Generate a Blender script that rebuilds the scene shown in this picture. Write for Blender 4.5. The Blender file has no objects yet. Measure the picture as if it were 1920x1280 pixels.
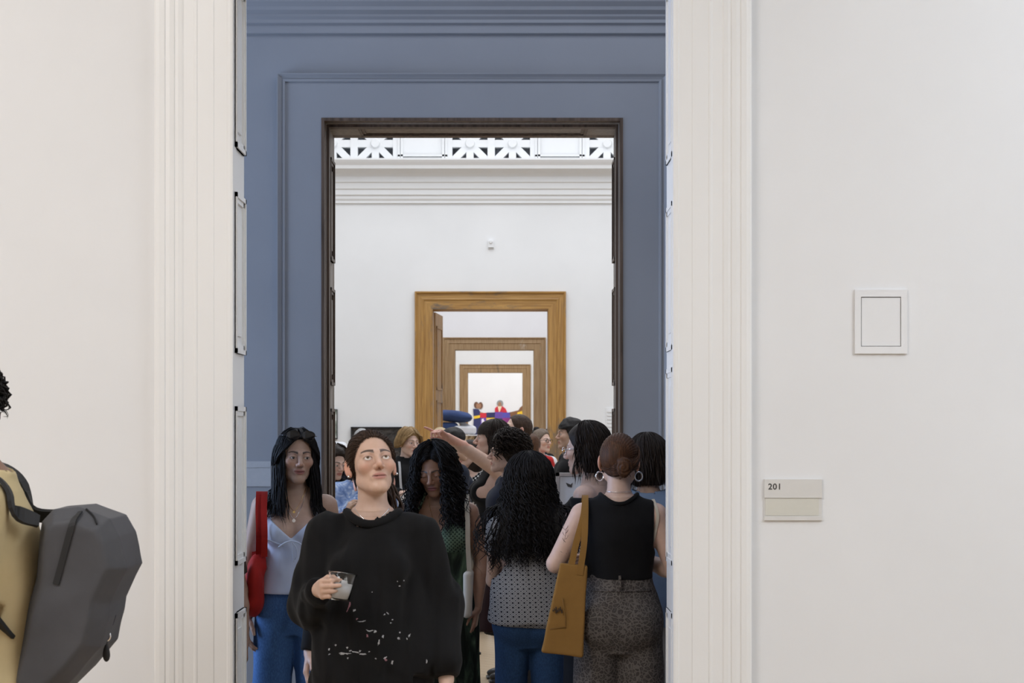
import bpy, bmesh, math, random
import numpy as np
from mathutils import Vector, Matrix

# ------------------------------------------------------------------ camera, world, lights, exposure
F, VX, HY, ZC = 3000.0, 945.0, 806.0, 1.68      # focal length in pixels, vanishing point, eye height
scene = bpy.context.scene
COL = scene.collection
cam_d = bpy.data.cameras.new('camera')
cam = bpy.data.objects.new('camera', cam_d)
COL.objects.link(cam)
cam.location = (0, 0, ZC)
cam.rotation_euler = (math.pi/2, 0, 0)
cam_d.sensor_width = 36.0
cam_d.lens = F*36.0/1920.0
cam_d.shift_x = (960-VX)/1920.0
cam_d.shift_y = (HY-640)/1920.0
cam_d.clip_end = 200
cam_d.dof.use_dof = True
cam_d.dof.focus_distance = 7.2
cam_d.dof.aperture_fstop = 9.0
scene.camera = cam

scene.view_settings.view_transform = 'Standard'
scene.view_settings.look = 'None'
scene.view_settings.exposure = 0.0
scene.view_settings.gamma = 1.0
scene.view_settings.use_curve_mapping = False

world = bpy.data.worlds.new('world'); scene.world = world
world.use_nodes = True
world.node_tree.nodes['Background'].inputs[0].default_value = (0.55, 0.72, 1.0, 1)
world.node_tree.nodes['Background'].inputs[1].default_value = 0.6

def area(name, loc, rot, sx, sy, power, color):
    l = bpy.data.lights.new(name, 'AREA'); l.shape = 'RECTANGLE'; l.size = sx; l.size_y = sy
    l.energy = power; l.color = color
    o = bpy.data.objects.new(name, l); COL.objects.link(o); o.location = loc; o.rotation_euler = rot
    return o
# ceiling lights of the near gallery: warm track side on the left, neutral on the right
area('ceiling_light_warm', (-3.0, 1.6, 4.9), (math.radians(14), 0, 0), 2.4, 4.0, 256, (0.98, 0.965, 0.97))
area('ceiling_light_neutral', (3.9, 2.6, 4.9), (math.radians(10), math.radians(-12), 0), 2.0, 4.0, 190, (0.87, 0.96, 1.08))
# window at the left end of the passage
area('passage_window_light', (-4.6, 7.35, 2.3), (0, math.radians(-90), 0), 2.6, 1.7, 158, (0.50, 0.67, 1.0))
area('passage_fill_light', (1.0, 7.3, 4.7), (0, 0, 0), 4.5, 1.4, 40, (0.74, 0.82, 1.0))  # added fill lamp under the ceiling, evens out the passage light
# skylights of the further galleries
area('skylight_hall', (0.3, 15.6, 8.3), (0, 0, 0), 9.0, 10.5, 715, (0.93, 0.975, 1.05))
area('skylight_second', (0.0, 27.4, 6.3), (0, 0, 0), 6.0, 7.5, 365, (0.93, 0.965, 1.07))
area('skylight_third', (0.0, 39.7, 6.3), (0, 0, 0), 6.0, 10.0, 545, (0.93, 0.975, 1.05))
area('skylight_last', (0.0, 52.5, 6.3), (0, 0, 0), 7.0, 8.0, 500, (0.95, 0.98, 1.05))

# ------------------------------------------------------------------ small helpers
def px(x, d): return (x-VX)*d/F
def pz(y, d): return ZC-(y-HY)*d/F

MATS = {}
def new_mat(name):
    m = bpy.data.materials.new(name); m.use_nodes = True
    nt = m.node_tree; b = nt.nodes['Principled BSDF']
    MATS[name] = m
    return m, nt, b
def N(nt, typ, **kw):
    n = nt.nodes.new(typ)
    for k, v in kw.items():
        if k.startswith('i_'):
            key = k[2:]
            key = int(key) if key.isdigit() else key.replace('_', ' ')
            n.inputs[key].default_value = v
        else: setattr(n, k, v)
    return n
def ramp(nt, fac, stops):
    r = nt.nodes.new('ShaderNodeValToRGB')
    els = r.color_ramp.elements
    while len(els) < len(stops): els.new(0.5)
    for e, (p, c) in zip(els, stops): e.position = p; e.color = (*c, 1)
    nt.links.new(fac, r.inputs[0]); return r
def bump(nt, b, height, strength, dist=0.002):
    bp = N(nt, 'ShaderNodeBump', i_Strength=strength, i_Distance=dist)
    nt.links.new(height, bp.inputs['Height']); nt.links.new(bp.outputs[0], b.inputs['Normal'])
def coords(nt, scale=(1,1,1)):
    tc = N(nt, 'ShaderNodeTexCoord'); mp = N(nt, 'ShaderNodeMapping'); mp.inputs['Scale'].default_value = scale
    nt.links.new(tc.outputs['Object'], mp.inputs[0]); return mp.outputs[0]

def mat_paint(name, col, rough=0.55, var=0.02, bumps=0.12):
    m, nt, b = new_mat(name)
    co = coords(nt)
    n = N(nt, 'ShaderNodeTexNoise', i_Scale=1.3, i_Detail=4.0); nt.links.new(co, n.inputs['Vector'])
    c0 = [max(0, c-var) for c in col]; c1 = [min(1, c+var) for c in col]
    r = ramp(nt, n.outputs[0], [(0.3, c0), (0.7, c1)]); nt.links.new(r.outputs[0], b.inputs['Base Color'])
    n2 = N(nt, 'ShaderNodeTexNoise', i_Scale=60.0, i_Detail=5.0); nt.links.new(co, n2.inputs['Vector'])
    bump(nt, b, n2.outputs[0], bumps, 0.0015)
    b.inputs['Roughness'].default_value = rough
    b.inputs['Specular IOR Level'].default_value = 0.25
    return m
def mat_wood(name, c_dark, c_light, worn=None, axis='Z', rough=0.5, wear_at=0.62):
    m, nt, b = new_mat(name)
    sc = {'Z': (14, 14, 0.7), 'X': (0.7, 14, 14), 'Y': (14, 0.7, 14)}[axis]
    co = coords(nt, sc)
    n = N(nt, 'ShaderNodeTexNoise', i_Scale=3.0, i_Detail=6.0, i_Distortion=0.6); nt.links.new(co, n.inputs['Vector'])
    r = ramp(nt, n.outputs[0], [(0.32, c_dark), (0.66, c_light)])
    out = r.outputs[0]
    if worn:
        sc2 = {'Z': (2.6, 2.6, 0.8), 'X': (0.8, 2.6, 2.6), 'Y': (2, .8, 2)}[axis]
        co2 = coords(nt, sc2)
        n2 = N(nt, 'ShaderNodeTexNoise', i_Scale=1.6, i_Detail=9.0, i_Roughness=0.72); nt.links.new(co2, n2.inputs['Vector'])
        f = ramp(nt, n2.outputs[0], [(wear_at-0.05, (0,0,0)), (wear_at+0.05, (1,1,1))])
        mx = N(nt, 'ShaderNodeMix', data_type='RGBA')
        nt.links.new(f.outputs[0], mx.inputs[0]); nt.links.new(out, mx.inputs[6]); mx.inputs[7].default_value = (*worn, 1)
        out = mx.outputs[2]
    nt.links.new(out, b.inputs['Base Color'])
    bump(nt, b, n.outputs[0], 0.25, 0.003)
    b.inputs['Roughness'].default_value = rough
    return m
def mat_plain(name, col, rough=0.5, metal=0.0, spec=0.5, noise=0.0, nscale=40, bumps=0.0, **kw):
    m, nt, b = new_mat(name)
    b.inputs['Roughness'].default_value = rough; b.inputs['Metallic'].default_value = metal
    b.inputs['Specular IOR Level'].default_value = spec
    co = coords(nt)
    n = N(nt, 'ShaderNodeTexNoise', i_Scale=nscale, i_Detail=4.0); nt.links.new(co, n.inputs['Vector'])
    k = noise
    r = ramp(nt, n.outputs[0], [(0.3, [c*(1-k) for c in col]), (0.7, [min(1, c*(1+k)) for c in col])])
    nt.links.new(r.outputs[0], b.inputs['Base Color'])
    if bumps: bump(nt, b, n.outputs[0], bumps, 0.003)
    for k2, v in kw.items(): b.inputs[k2.replace('_', ' ')].default_value = v
    return m

def mesh_obj(name, verts, faces, mat, parent=None, smooth=False, mats=None, midx=None):
    me = bpy.data.meshes.new(name); me.from_pydata([tuple(v) for v in verts], [], [tuple(f) for f in faces]); me.update()
    return link(name, me, mat, parent, smooth, mats, midx)
def link(name, me, mat, parent=None, smooth=False, mats=None, midx=None):
    o = bpy.data.objects.new(name, me); COL.objects.link(o)
    for m in (mats or [mat]): me.materials.append(m)
    if midx is not None: me.polygons.foreach_set('material_index', np.asarray(midx, dtype=np.int32))
    if smooth: me.polygons.foreach_set('use_smooth', np.ones(len(me.polygons), dtype=bool))
    if parent is not None: o.parent = parent
    return o
def tag(o, label=None, cat=None, group=None, kind=None):
    if label: o['label'] = label
    if cat: o['category'] = cat
    if group: o['group'] = group
    if kind: o['kind'] = kind
    return o
def empty(name, loc=(0,0,0), rz=0.0, label=None, cat=None, group=None, kind=None):
    o = bpy.data.objects.new(name, None); COL.objects.link(o); o.location = loc; o.rotation_euler = (0, 0, rz)
    o.empty_display_size = 0.1
    return tag(o, label, cat, group, kind)
class MB:
    """collects simple solids and links them as one mesh"""
    def __init__(s): s.v = []; s.f = []
    def add(s, v, f):
        n = len(s.v); s.v += [tuple(q) for q in v]; s.f += [tuple(i+n for i in q) for q in f]; return s
    def box(s, x0, x1, y0, y1, z0, z1):
        v = [(x,y,z) for z in (z0,z1) for y in (y0,y1) for x in (x0,x1)]
        return s.add(v, [(0,2,3,1),(4,5,7,6),(0,1,5,4),(2,6,7,3),(0,4,6,2),(1,3,7,5)])
    def bar(s, a, b, w, t, up=(0,1,0)):
        a = Vector(a); b = Vector(b); d = (b-a).normalized(); u = Vector(up); r = d.cross(u).normalized(); u = r.cross(d)
        v = []
        for p in (a, b):
            for sx, sy in ((-1,-1),(1,-1),(1,1),(-1,1)): v.append(p+r*sx*w/2+u*sy*t/2)
        return s.add(v, [(3,2,1,0),(4,5,6,7),(0,1,5,4),(1,2,6,5),(2,3,7,6),(3,0,4,7)])
    def prism(s, pts, y0, y1):       # polygon in x,z extruded along y
        n = len(pts); v = [(x, y0, z) for x, z in pts]+[(x, y1, z) for x, z in pts]
        f = [tuple(range(n)), tuple(range(2*n-1, n-1, -1))]+[(i, i+n, (i+1) % n+n, (i+1) % n) for i in range(n)]
        return s.add(v, f)
    def cyl(s, a, b, r0, r1=None, n=16):
        r1 = r0 if r1 is None else r1
        a = Vector(a); b = Vector(b); d = (b-a).normalized()
        u = d.orthogonal().normalized(); w = d.cross(u)
        v = [a+(u*math.cos(t)+w*math.sin(t))*r0 for t in [2*math.pi*i/n for i in range(n)]]
        v += [b+(u*math.cos(t)+w*math.sin(t))*r1 for t in [2*math.pi*i/n for i in range(n)]]
        return s.add(v, [tuple(range(n-1, -1, -1)), tuple(range(n, 2*n))]+[(i, (i+1) % n, (i+1) % n+n, i+n) for i in range(n)])
    def build(s, name, mat, parent=None, smooth=False): return mesh_obj(name, s.v, s.f, mat, parent, smooth)
def tube_mesh(pts, radii, n=8, closed=False):
    """sweep a ring along points"""
    pts = np.asarray(pts, float); m = len(pts)
    radii = np.broadcast_to(np.asarray(radii, float), (m,)) if np.ndim(radii) < 2 else radii
    t = np.gradient(pts, axis=0)
    if closed: t = np.roll(pts, -1, 0)-np.roll(pts, 1, 0)
    t /= np.linalg.norm(t, axis=1)[:, None]+1e-9
    up = np.array([0, 0, 1.0]) if abs(t[0][2]) < 0.9 else np.array([1.0, 0, 0])
    u = np.cross(t[0], up); u /= np.linalg.norm(u)
    V = []; 
    for i in range(m):
        u = u-t[i]*np.dot(u, t[i]); u /= np.linalg.norm(u)+1e-9
        w = np.cross(t[i], u)
        for k in range(n):
            a = 2*math.pi*k/n; V.append(pts[i]+(u*math.cos(a)+w*math.sin(a))*radii[i])
    fs = []
    for i in range(m if closed else m-1):
        j = (i+1) % m
        for k in range(n): fs.append((i*n+k, i*n+(k+1) % n, j*n+(k+1) % n, j*n+k))
    if not closed: fs += [tuple(range(n-1, -1, -1)), tuple(range((m-1)*n, m*n))]
    return V, fs

# ------------------------------------------------------------------ materials of the setting
white = mat_paint('gallery_white', (0.80, 0.80, 0.80))
trimw = mat_paint('trim_white_gloss', (0.85, 0.845, 0.83), 0.35, 0.015, 0.2)
hallw = mat_paint('hall_white', (0.81, 0.815, 0.815))
passg = mat_paint('passage_grey_paint', (0.345, 0.35, 0.365), 0.5, 0.02, 0.2)
ceilm = mat_paint('ceiling_white', (0.82, 0.82, 0.80))
oakd = mat_wood('dark_oak_lining', (0.055, 0.032, 0.018), (0.16, 0.105, 0.07), None)
oakl = mat_wood('jamb_oak_grey', (0.24, 0.20, 0.165), (0.36, 0.315, 0.27), None)
oakc = mat_wood('golden_oak_casing', (0.29, 0.145, 0.034), (0.47, 0.265, 0.075), (0.19, 0.13, 0.08), wear_at=0.585)
oakcx = mat_wood('golden_oak_lintel', (0.29, 0.145, 0.034), (0.47, 0.265, 0.075), (0.16, 0.115, 0.075), 'X', wear_at=0.56)
oakdd = mat_wood('greyed_oak_casing', (0.24, 0.145, 0.062), (0.36, 0.24, 0.12), (0.45, 0.38, 0.30), wear_at=0.66)
oake = mat_wood('brown_oak_casing', (0.25, 0.15, 0.062), (0.38, 0.245, 0.12), (0.17, 0.115, 0.06))
darkv = mat_plain('attic_grey', (0.6, 0.6, 0.6), 0.9, noise=0.3, nscale=3)
floor_m = mat_wood('pale_oak_floor', (0.40, 0.285, 0.17), (0.56, 0.43, 0.29), None, 'Y', 0.4)
block_m = mat_wood('pale_oak_block', (0.40, 0.285, 0.17), (0.58, 0.45, 0.30), None, 'X', 0.38)

def structure(o): o['kind'] = 'structure'; return o

# ------------------------------------------------------------------ room shell
YA0, YA1 = 5.80, 6.05        # near wall
YB0, YB1 = 8.60, 8.97        # passage wall
YC0, YC1 = 22.06, 22.5
YD0, YD1 = 32.4, 32.75
YE0, YE1 = 46.6, 46.95
YF = 57.7
ZT = 3.345                   # door head height

def wall_open(name, x0, x1, zt, ox0, ox1, oz, y0, y1, mat_front, mat_back, mat_rev=None):
    m = MB()
    m.box(x0, ox0, y0, y1, 0, zt); m.box(ox1, x1, y0, y1, 0, zt); m.box(ox0, ox1, y0, y1, oz, zt)
    o = m.build(name, mat_front)
    o.data.materials.append(mat_back)
    o.data.materials.append(mat_rev or mat_back)
    for p in o.data.polygons: p.material_index = 0 if p.normal.y < -0.5 else (1 if p.normal.y > 0.5 else 2)
    return structure(o)
def slab(name, x0, x1, y0, y1, z0, z1, mat): return structure(MB().box(x0, x1, y0, y1, z0, z1).build(name, mat))

slab('floor', -7, 7, -4.5, 58, -0.12, 0, floor_m)
wall_near = wall_open('wall_near', -5, 5.5, 5.2, -0.983, 0.615, 3.40, YA0, YA1, white, passg, trimw)
wall_passage = wall_open('wall_passage', -4.3, 4.3, 8.6, -0.972, 0.631, ZT, YB0, YB1, passg, hallw)
wall_hall = wall_open('wall_hall', -6.5, 6.5, 5.36, -0.985, 0.61, ZT, YC0, YC1, hallw, white)
wall_second = wall_open('wall_second', -5, 5, 6.5, -0.995, 0.605, 3.31, YD0, YD1, hallw, white)
wall_third = wall_open('wall_third', -5, 5, 6.5, -1.056, 0.543, 3.357, YE0, YE1, hallw, white)
slab('wall_end', -5, 5, YF, YF+0.2, 0, 6.5, hallw)
# side walls and ceilings
for nm, x, y0, y1, zt in (('wall_left', -5.2, -4.5, YA0, 5.2), ('wall_right', 5.5, -4.5, YA0, 5.2)):
    slab(nm, x, x+0.2 if x > 0 else x+0.2, y0, y1, 0, zt, white)
slab('wall_behind', -5.2, 5.7, -4.7, -4.5, 0, 5.2, white)
slab('ceiling', -5.2, 5.7, -4.7, YA1, 5.2, 5.35, ceilm)
slab('ceiling_passage', -4.3, 4.3, YA1, YB0, 4.75, 4.9, passg)
slab('wall_passage_right', 4.3, 4.5, YA1, YB0, 0, 4.9, passg)
for nm, y0, y1, zt, xx in (('hall', YB1, YC0, 8.6, 6.5), ('second', YC1, YD0, 6.5, 5), ('third', YD1, YE0, 6.5, 5), ('last', YE1, YF, 6.5, 5)):
    slab('wall_left_'+nm, -xx-0.2, -xx, y0, y1, 0, zt, hallw)
    slab('wall_right_'+nm, xx, xx+0.2, y0, y1, 0, zt, hallw)
    slab('ceiling_'+nm, -xx-0.2, xx+0.2, y0, y1, zt, zt+0.15, ceilm)
# left end of the passage: wall with a tall sash window
wp = MB()
wp.box(-4.5, -4.3, YA1, 6.5, 0, 4.75); wp.box(-4.5, -4.3, 8.2, YB0, 0, 4.75)
wp.box(-4.5, -4.3, 6.5, 8.2, 0, 1.0); wp.box(-4.5, -4.3, 6.5, 8.2, 3.6, 4.75)
structure(wp.build('wall_passage_left', passg))
win = structure(empty('window_1', (-4.4, 7.35, 1.0)))
mb = MB()
for y in (-0.83, 0.0, 0.83): mb.box(-0.03, 0.03, y-0.03, y+0.03, 0, 2.6)
for z in (0.03, 1.3, 2.57): mb.box(-0.03, 0.03, -0.85, 0.85, z-0.03, z+0.03)
mb.build('window_frame', trimw, win)

# ------------------------------------------------------------------ door casings (profile swept round the opening)
def casing(name, x0, x1, zt, y, prof, mat, mat_top=None, zbase=0.0):
    V = []; Fc = []; mi = []
    n = len(prof)
    for u, v in prof:
        V += [(x0-u, y-v, zbase), (x0-u, y-v, zt+u), (x1+u, y-v, zt+u), (x1+u, y-v, zbase)]
    for j in range(n-1):
        for k in range(3):
            a = j*4+k; b = (j+1)*4+k
            Fc.append((a, a+1, b+1, b)); mi.append(1 if (k == 1 and mat_top) else 0)
    o = mesh_obj(name, V, Fc, mat, mats=[mat, mat_top or mat], midx=mi)
    return structure(o)
profA = [(-0.004, -0.05), (-0.004, 0.022), (0.004, 0.03), (0.014, 0.03), (0.018, 0.024), (0.062, 0.024), (0.066, 0.03), (0.07, 0.03), (0.122, 0.03),
         (0.126, 0.036), (0.133, 0.036), (0.137, 0.031), (0.172, 0.031), (0.178, 0.04), (0.192, 0.045), (0.203, 0.04), (0.206, 0.05), (0.222, 0.056), (0.236, 0.052),
         (0.240, 0.062), (0.258, 0.066), (0.272, 0.06), (0.277, 0.052), (0.279, 0.0)]
profA = [(u, v if (v <= 0 or v > 0.1) else 0.026+(v-0.026)*0.36) for u, v in profA]
casing('trim_1', -0.983, 0.615, 3.40, YA0, profA, trimw)
profB = [(0.0, 0.0), (0.0, 0.03), (0.198, 0.03), (0.2, 0.038), (0.212, 0.04), (0.214, 0.032), (0.225, 0.036), (0.238, 0.046), (0.243, 0.046), (0.245, 0.0)]
casing('trim_2', -0.972, 0.631, ZT, YB0, profB, passg)
profC = [(-0.004, -0.4), (-0.004, 0.02), (0.0, 0.026), (0.115, 0.026), (0.12, 0.036), (0.135, 0.042), (0.15, 0.036), (0.205, 0.036), (0.212, 0.05), (0.225, 0.062), (0.24, 0.062), (0.243, 0.05), (0.245, 0.0)]
casing('trim_3', -0.985, 0.61, ZT, YC0, profC, oakc, oakcx)
casing('trim_4', -0.995, 0.605, 3.31, YD0, profC, oakdd, oakdd)
casing('trim_5', -1.056, 0.543, 3.357, YE0, [(u*0.97, v) for u, v in profC], oake, oake)
# dark bead where the paint stops on the passage casing
casing('trim_6', -0.972, 0.631, ZT, YB0-0.031, [(0.006, -0.02), (0.006, 0.004), (-0.010, 0.004), (-0.010, -0.5)], oakd)
casing('trim_7', -0.972, 0.631, ZT, YB0+0.06, [(-0.006, 0.0), (-0.026, 0.0), (-0.026, -0.06), (-0.008, -0.06)], oakd)
# grey oak lining behind the bead
lin = MB(); lin.box(-0.972, -0.960, YB0+0.02, YB1, 0, ZT); lin.box(0.619, 0.631, YB0+0.02, YB1, 0, ZT); lin.box(-0.972, 0.631, YB0+0.02, YB1, ZT-0.012, ZT)
lining = structure(lin.build('trim_8', oakl))

def panel_frames(parent, xs, side, y0, y1, zs, mat, mat_in, w=0.035, t=0.014):
    """raised moulding frames on a door reveal; side=+1: reveal faces +x"""
    for z0, z1 in zs:
        m = MB(); s = side
        def bx(ya, yb, za, zb, tt): m.box(min(xs, xs+s*tt), max(xs, xs+s*tt), ya, yb, za, zb)
        for k, (tt, ww) in enumerate(((t, w*0.5), (t*0.6, w))):
            bx(y0, y0+ww, z0, z1, tt); bx(y1-ww, y1, z0, z1, tt); bx(y0, y1, z0, z0+ww, tt); bx(y0, y1, z1-ww, z1, tt)
        fr = m.build('panel_moulding', mat, parent)
        m2 = MB(); c = w*1.9
        m2.box(min(xs, xs+s*t*0.45), max(xs, xs+s*t*0.45), y0+c, y1-c, z0+c, z1-c)
        m2.build('raised_field', mat_in, fr)
za = lambda y: ZC+(HY-y)/508.0
zsA = [(za(282), 3.32), (za(663), za(366)), (za(1056), za(762)), (0.15, za(1145))]
panel_frames(wall_near, -0.983, 1, 5.815, 6.03, zsA, trimw, trimw, 0.034, 0.013)
zsA2 = [(za(667)+0.02, za(383)), (za(1056), za(690)), (0.15, za(1145)), (za(300), 3.32)]
panel_frames(wall_near, 0.615, -1, 5.815, 6.03, zsA2, trimw, trimw, 0.034, 0.006)
zb = lambda y: ZC+(HY-y)/339.0
zsB = [(zb(490), zb(300)), (zb(722), zb(541)), (zb(965), zb(766)), (0.15, zb(1010))]
panel_frames(lining, -0.960, 1, 8.75, 8.955, zsB, oakd, oakl, 0.032, 0.016)
panel_frames(lining, 0.619, -1, 8.75, 8.955, zsB, oakd, oakl, 0.032, 0.016)
m = MB()   # soffit panel
x0, x1, y0, y1, z = -0.80, 0.46, 8.72, 8.955, ZT-0.012
for tt, w in ((0.009, 0.016), (0.005, 0.034)):
    m.box(x0, x1, y0, y0+w, z-tt, z); m.box(x0, x1, y1-w, y1, z-tt, z); m.box(x0, x0+w, y0, y1, z-tt, z); m.box(x1-w, x1, y0, y1, z-tt, z)
m.build('panel_moulding', oakd, lining)

# open oak door leaf behind the hall doorway
dl = structure(empty('door_1', (-0.985, YC1+0.01, 0), math.radians(84.5)))
mb = MB(); mb.box(0, 0.78, -0.02, 0.02, 0.01, ZT-0.01)
mb.build('door_leaf', oakc, dl)
mb = MB()
for z0, z1 in ((0.2, 1.0), (1.15, 2.1), (2.25, 3.15)):
    for a in ((0.1, 0.68, z0, z0+.03), (0.1, 0.68, z1-.03, z1), (0.1, 0.13, z0, z1), (0.65, 0.68, z0, z1)):
        mb.box(a[0], a[1], -0.032, -0.018, a[2], a[3])
mb.build('panel_moulding', oakc, dl)

# ------------------------------------------------------------------ cornices
def cornice(name, x0, x1, y, prof, mat):
    V = []; n = len(prof)
    for v, z in prof: V += [(x0, y-v, z), (x1, y-v, z)]
    return structure(mesh_obj(name, V, [(2*i, 2*i+1, 2*i+3, 2*i+2) for i in range(n-1)], mat))
zp = lambda y: pz(y, 8.57)
cornice('trim_9', -4.3, 4.3, YB0, [(0, zp(62)), (0.018, zp(61)), (0.02, zp(45)), (0.035, zp(43)), (0.035, zp(37)), (0.048, zp(32)), (0.048, zp(28)), (0.07, zp(22)),
        (0.075, zp(16)), (0.095, zp(8)), (0.10, zp(1)), (0.14, zp(-14)), (0.17, zp(-30)), (0.175, zp(-50)), (0, zp(-52))], passg)
zh = lambda y: pz(y, 22.0)
cornice('trim_10', -6.5, 6.5, YC0, [(0, zh(381)), (0.03, zh(380)), (0.03, zh(376)), (0.05, zh(372)), (0.05, zh(367)), (0.075, zh(365)), (0.075, zh(356)), (0.095, zh(354)),
        (0.10, zh(344)), (0.12, zh(342)), (0.12, zh(332)), (0.15, zh(327)), (0.20, zh(322)), (0.30, zh(321)), (0.31, zh(315)), (0.34, zh(310)), (0.36, zh(306)), (0.36, zh(303)), (0.0, zh(302))], hallw)

# ------------------------------------------------------------------ pierced attic band above the hall cornice
att = structure(empty('wall_attic', (0, YC0-0.02, zh(305))))
SQ = 0.486; BAR = 0.1; PER = 257/136.0
z_lo = 0.03; z_hi = z_lo+SQ; z_top = z_hi+0.2
mb = MB(); mb.box(-6.5, 6.5, 0, 0.12, -0.06, z_lo); mb.box(-6.5, 6.5, 0, 0.12, z_hi, 3.0)
mb.build('band', hallw, att)
cx0 = px(921, 22.04)
units = [cx0+PER*k for k in range(-3, 4)]
for i, ux in enumerate(units):
    if i == 0: continue
    m = MB(); m.box(units[i-1]+SQ+BAR/2, ux-SQ-BAR/2, 0.0, 0.12, z_lo, z_hi)
    pier = m.build('pier', hallw, att)
    xm = (units[i-1]+ux)/2
    m = MB()
    for tt, w in ((0.02, 0.34), (0.035, 0.30)): m.box(xm-w, xm-w+0.03, -tt, 0, z_lo, z_hi); m.box(xm+w-0.03, xm+w, -tt, 0, z_lo, z_hi); m.box(xm-w, xm+w, -tt, 0, z_lo+0.06, z_lo+0.085)
    m.build('pier_moulding', hallw, pier)
for ux in units:
    lat = structure(empty('lattice', (ux, 0, z_lo+SQ/2))); lat.parent = att
    def bar_(nm, *a): MB().bar(*a).build(nm, hallw, lat)
    bar_('mullion', (0, 0.06, -SQ/2), (0, 0.06, SQ/2), BAR, 0.12)
    for sx in (-1, 1):
        c = sx*(SQ/2+BAR/2); h = SQ/2
        bar_('bar', (c-h, 0.06, 0), (c+h, 0.06, 0), BAR, 0.10)
        bar_('bar', (c, 0.06, -h), (c, 0.06, h), BAR, 0.099)
        bar_('bar', (c-h, 0.06, -h), (c+h, 0.06, h), BAR*0.95, 0.094)
        bar_('bar', (c-h, 0.06, h), (c+h, 0.06, -h), BAR*0.95, 0.096)
        MB().cyl((c, 0.02, 0), (c, -0.025, 0), 0.075, 0.055, 24).build('boss', hallw, lat)
slab('wall_attic_back', -6.5, 6.5, YC1+1.2, YC1+1.3, 5.36, 8.6, darkv)
slab('floor_attic', -6.5, 6.5, YC0+0.1, YC1+1.3, 5.30, 5.358, darkv)
mb = MB()
for i in range(9): mb.bar((-4.5+i*1.05, YC1+0.7, 5.36), (-3.9+i*1.05, YC1+0.9, 6.4), 0.05, 0.05)
structure(mb.build('trim_11', hallw))

# herringbone floor blocks where the hall floor shows
fl = structure(empty('floor_blocks', (0, 0, 0)))
L_, W_ = 0.45, 0.09
bm_me = None; spots = []
for k in range(-140, 300):
    for j in range(-12, 22):
        for q in (0, 1):
            u, v = (k*W_+2*L_*j+L_/2, k*W_+W_/2) if q == 0 else (k*W_+L_+W_/2+2*L_*j, k*W_+W_-L_/2)
            x = (u-v)*0.70711; y = (u+v)*0.70711
            if (-0.30 < x < 0.10 and 10.2 < y < 14.6) or (0.24 < x < 0.52 and 9.6 < y < 11.6): spots.append((x, y, q))
for x, y, q in spots[:298]:
    if bm_me is None:
        o = MB().box(-L_/2+.001, L_/2-.001, -W_/2+.001, W_/2-.001, 0.0005, 0.006).build('floor_block', block_m, fl); bm_me = o.data
    else:
        o = bpy.data.objects.new('floor_block', bm_me); COL.objects.link(o); o.parent = fl
    o.location = (x, y, 0.0); o.rotation_euler = (0, 0, math.radians(45 if q == 0 else -45))

# ------------------------------------------------------------------ fittings on the walls
grey_line = mat_plain('shadow_gap_grey', (0.22, 0.21, 0.2), 0.8)
d = YA0
ap = empty('access_panel', (px(1651, d), d, pz(603, d)), 0, 'white access panel with raised frame above the room number plate', 'access panel')
s = d/F
mb = MB()
ow, oh, iw, ih = 49*s, 60*s, 37.5*s, 46.5*s
for a in ((-ow, -iw, -oh, oh), (iw, ow, -oh, oh), (-iw, iw, ih, oh), (-iw, iw, -oh, -ih)): mb.box(a[0], a[1], -0.009, 0, a[2], a[3])
mb.build('panel_frame', white, ap)
MB().box(-iw, iw, -0.0015, 0, -ih, ih).build('shadow_gap', grey_line, ap)
MB().box(-iw+0.0028, iw-0.0022, -0.006, -0.001, -ih+0.0022, ih-0.0032).build('panel_door', white, ap)

sign_m = mat_plain('sign_pale_grey', (0.70, 0.685, 0.655), 0.35, noise=0.01)
sign_b = mat_plain('sign_insert_beige', (0.66, 0.645, 0.575), 0.4, noise=0.01)
ink = mat_plain('sign_ink', (0.06, 0.055, 0.05), 0.6)
rs = empty('room_sign', (px(1486.5, d), d, pz(937, d)), 0, 'pale grey plastic room number plate reading 201 beside the door casing', 'sign')
mb = MB(); mb.box(-54*s, 54*s, -0.005, 0, -39*s, 39*s); mb.build('backplate', sign_m, rs)
MB().box(-54*s, 54*s, -0.009, -0.005, 4*s, 38.5*s).build('number_plate', sign_m, rs)
MB().box(-52*s, 48*s, -0.0065, -0.005, -29*s, 3*s).build('paper_insert', sign_b, rs)
MB().box(-54*s, 54*s, -0.009, -0.005, -38*s, -31*s).build('lower_rail', sign_m, rs)
fc = bpy.data.curves.new('number', 'FONT'); fc.body = '201'; fc.size = 15.5*s; fc.offset = 0.0007; fc.space_character = 1.12
fo = bpy.data.objects.new('room_number', fc); COL.objects.link(fo); fo.parent = rs
bpy.context.view_layer.update()
tme = bpy.data.meshes.new_from_object(fo); bpy.data.objects.remove(fo)
fo = link('room_number', tme, ink, rs)
fo.location = (-47*s, -0.0095, 20*s); fo.rotation_euler = (math.pi/2, 0, 0)

d = YB0
wl = empty('wall_notice', (px(483, d), d, pz(888, d)), 0, 'grey rectangular notice plate on the shaded passage wall', 'sign')
s = d/F
not_m = mat_plain('notice_grey', (0.50, 0.50, 0.50), 0.3, noise=0.03)
MB().box(-26*s, 25*s, -0.006, 0, -23.5*s, 23.5*s).build('notice_plate', not_m, wl)
MB().box(-26*s, 25*s, -0.009, -0.006, 12*s, 23.5*s).build('notice_header', not_m, wl)

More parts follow.
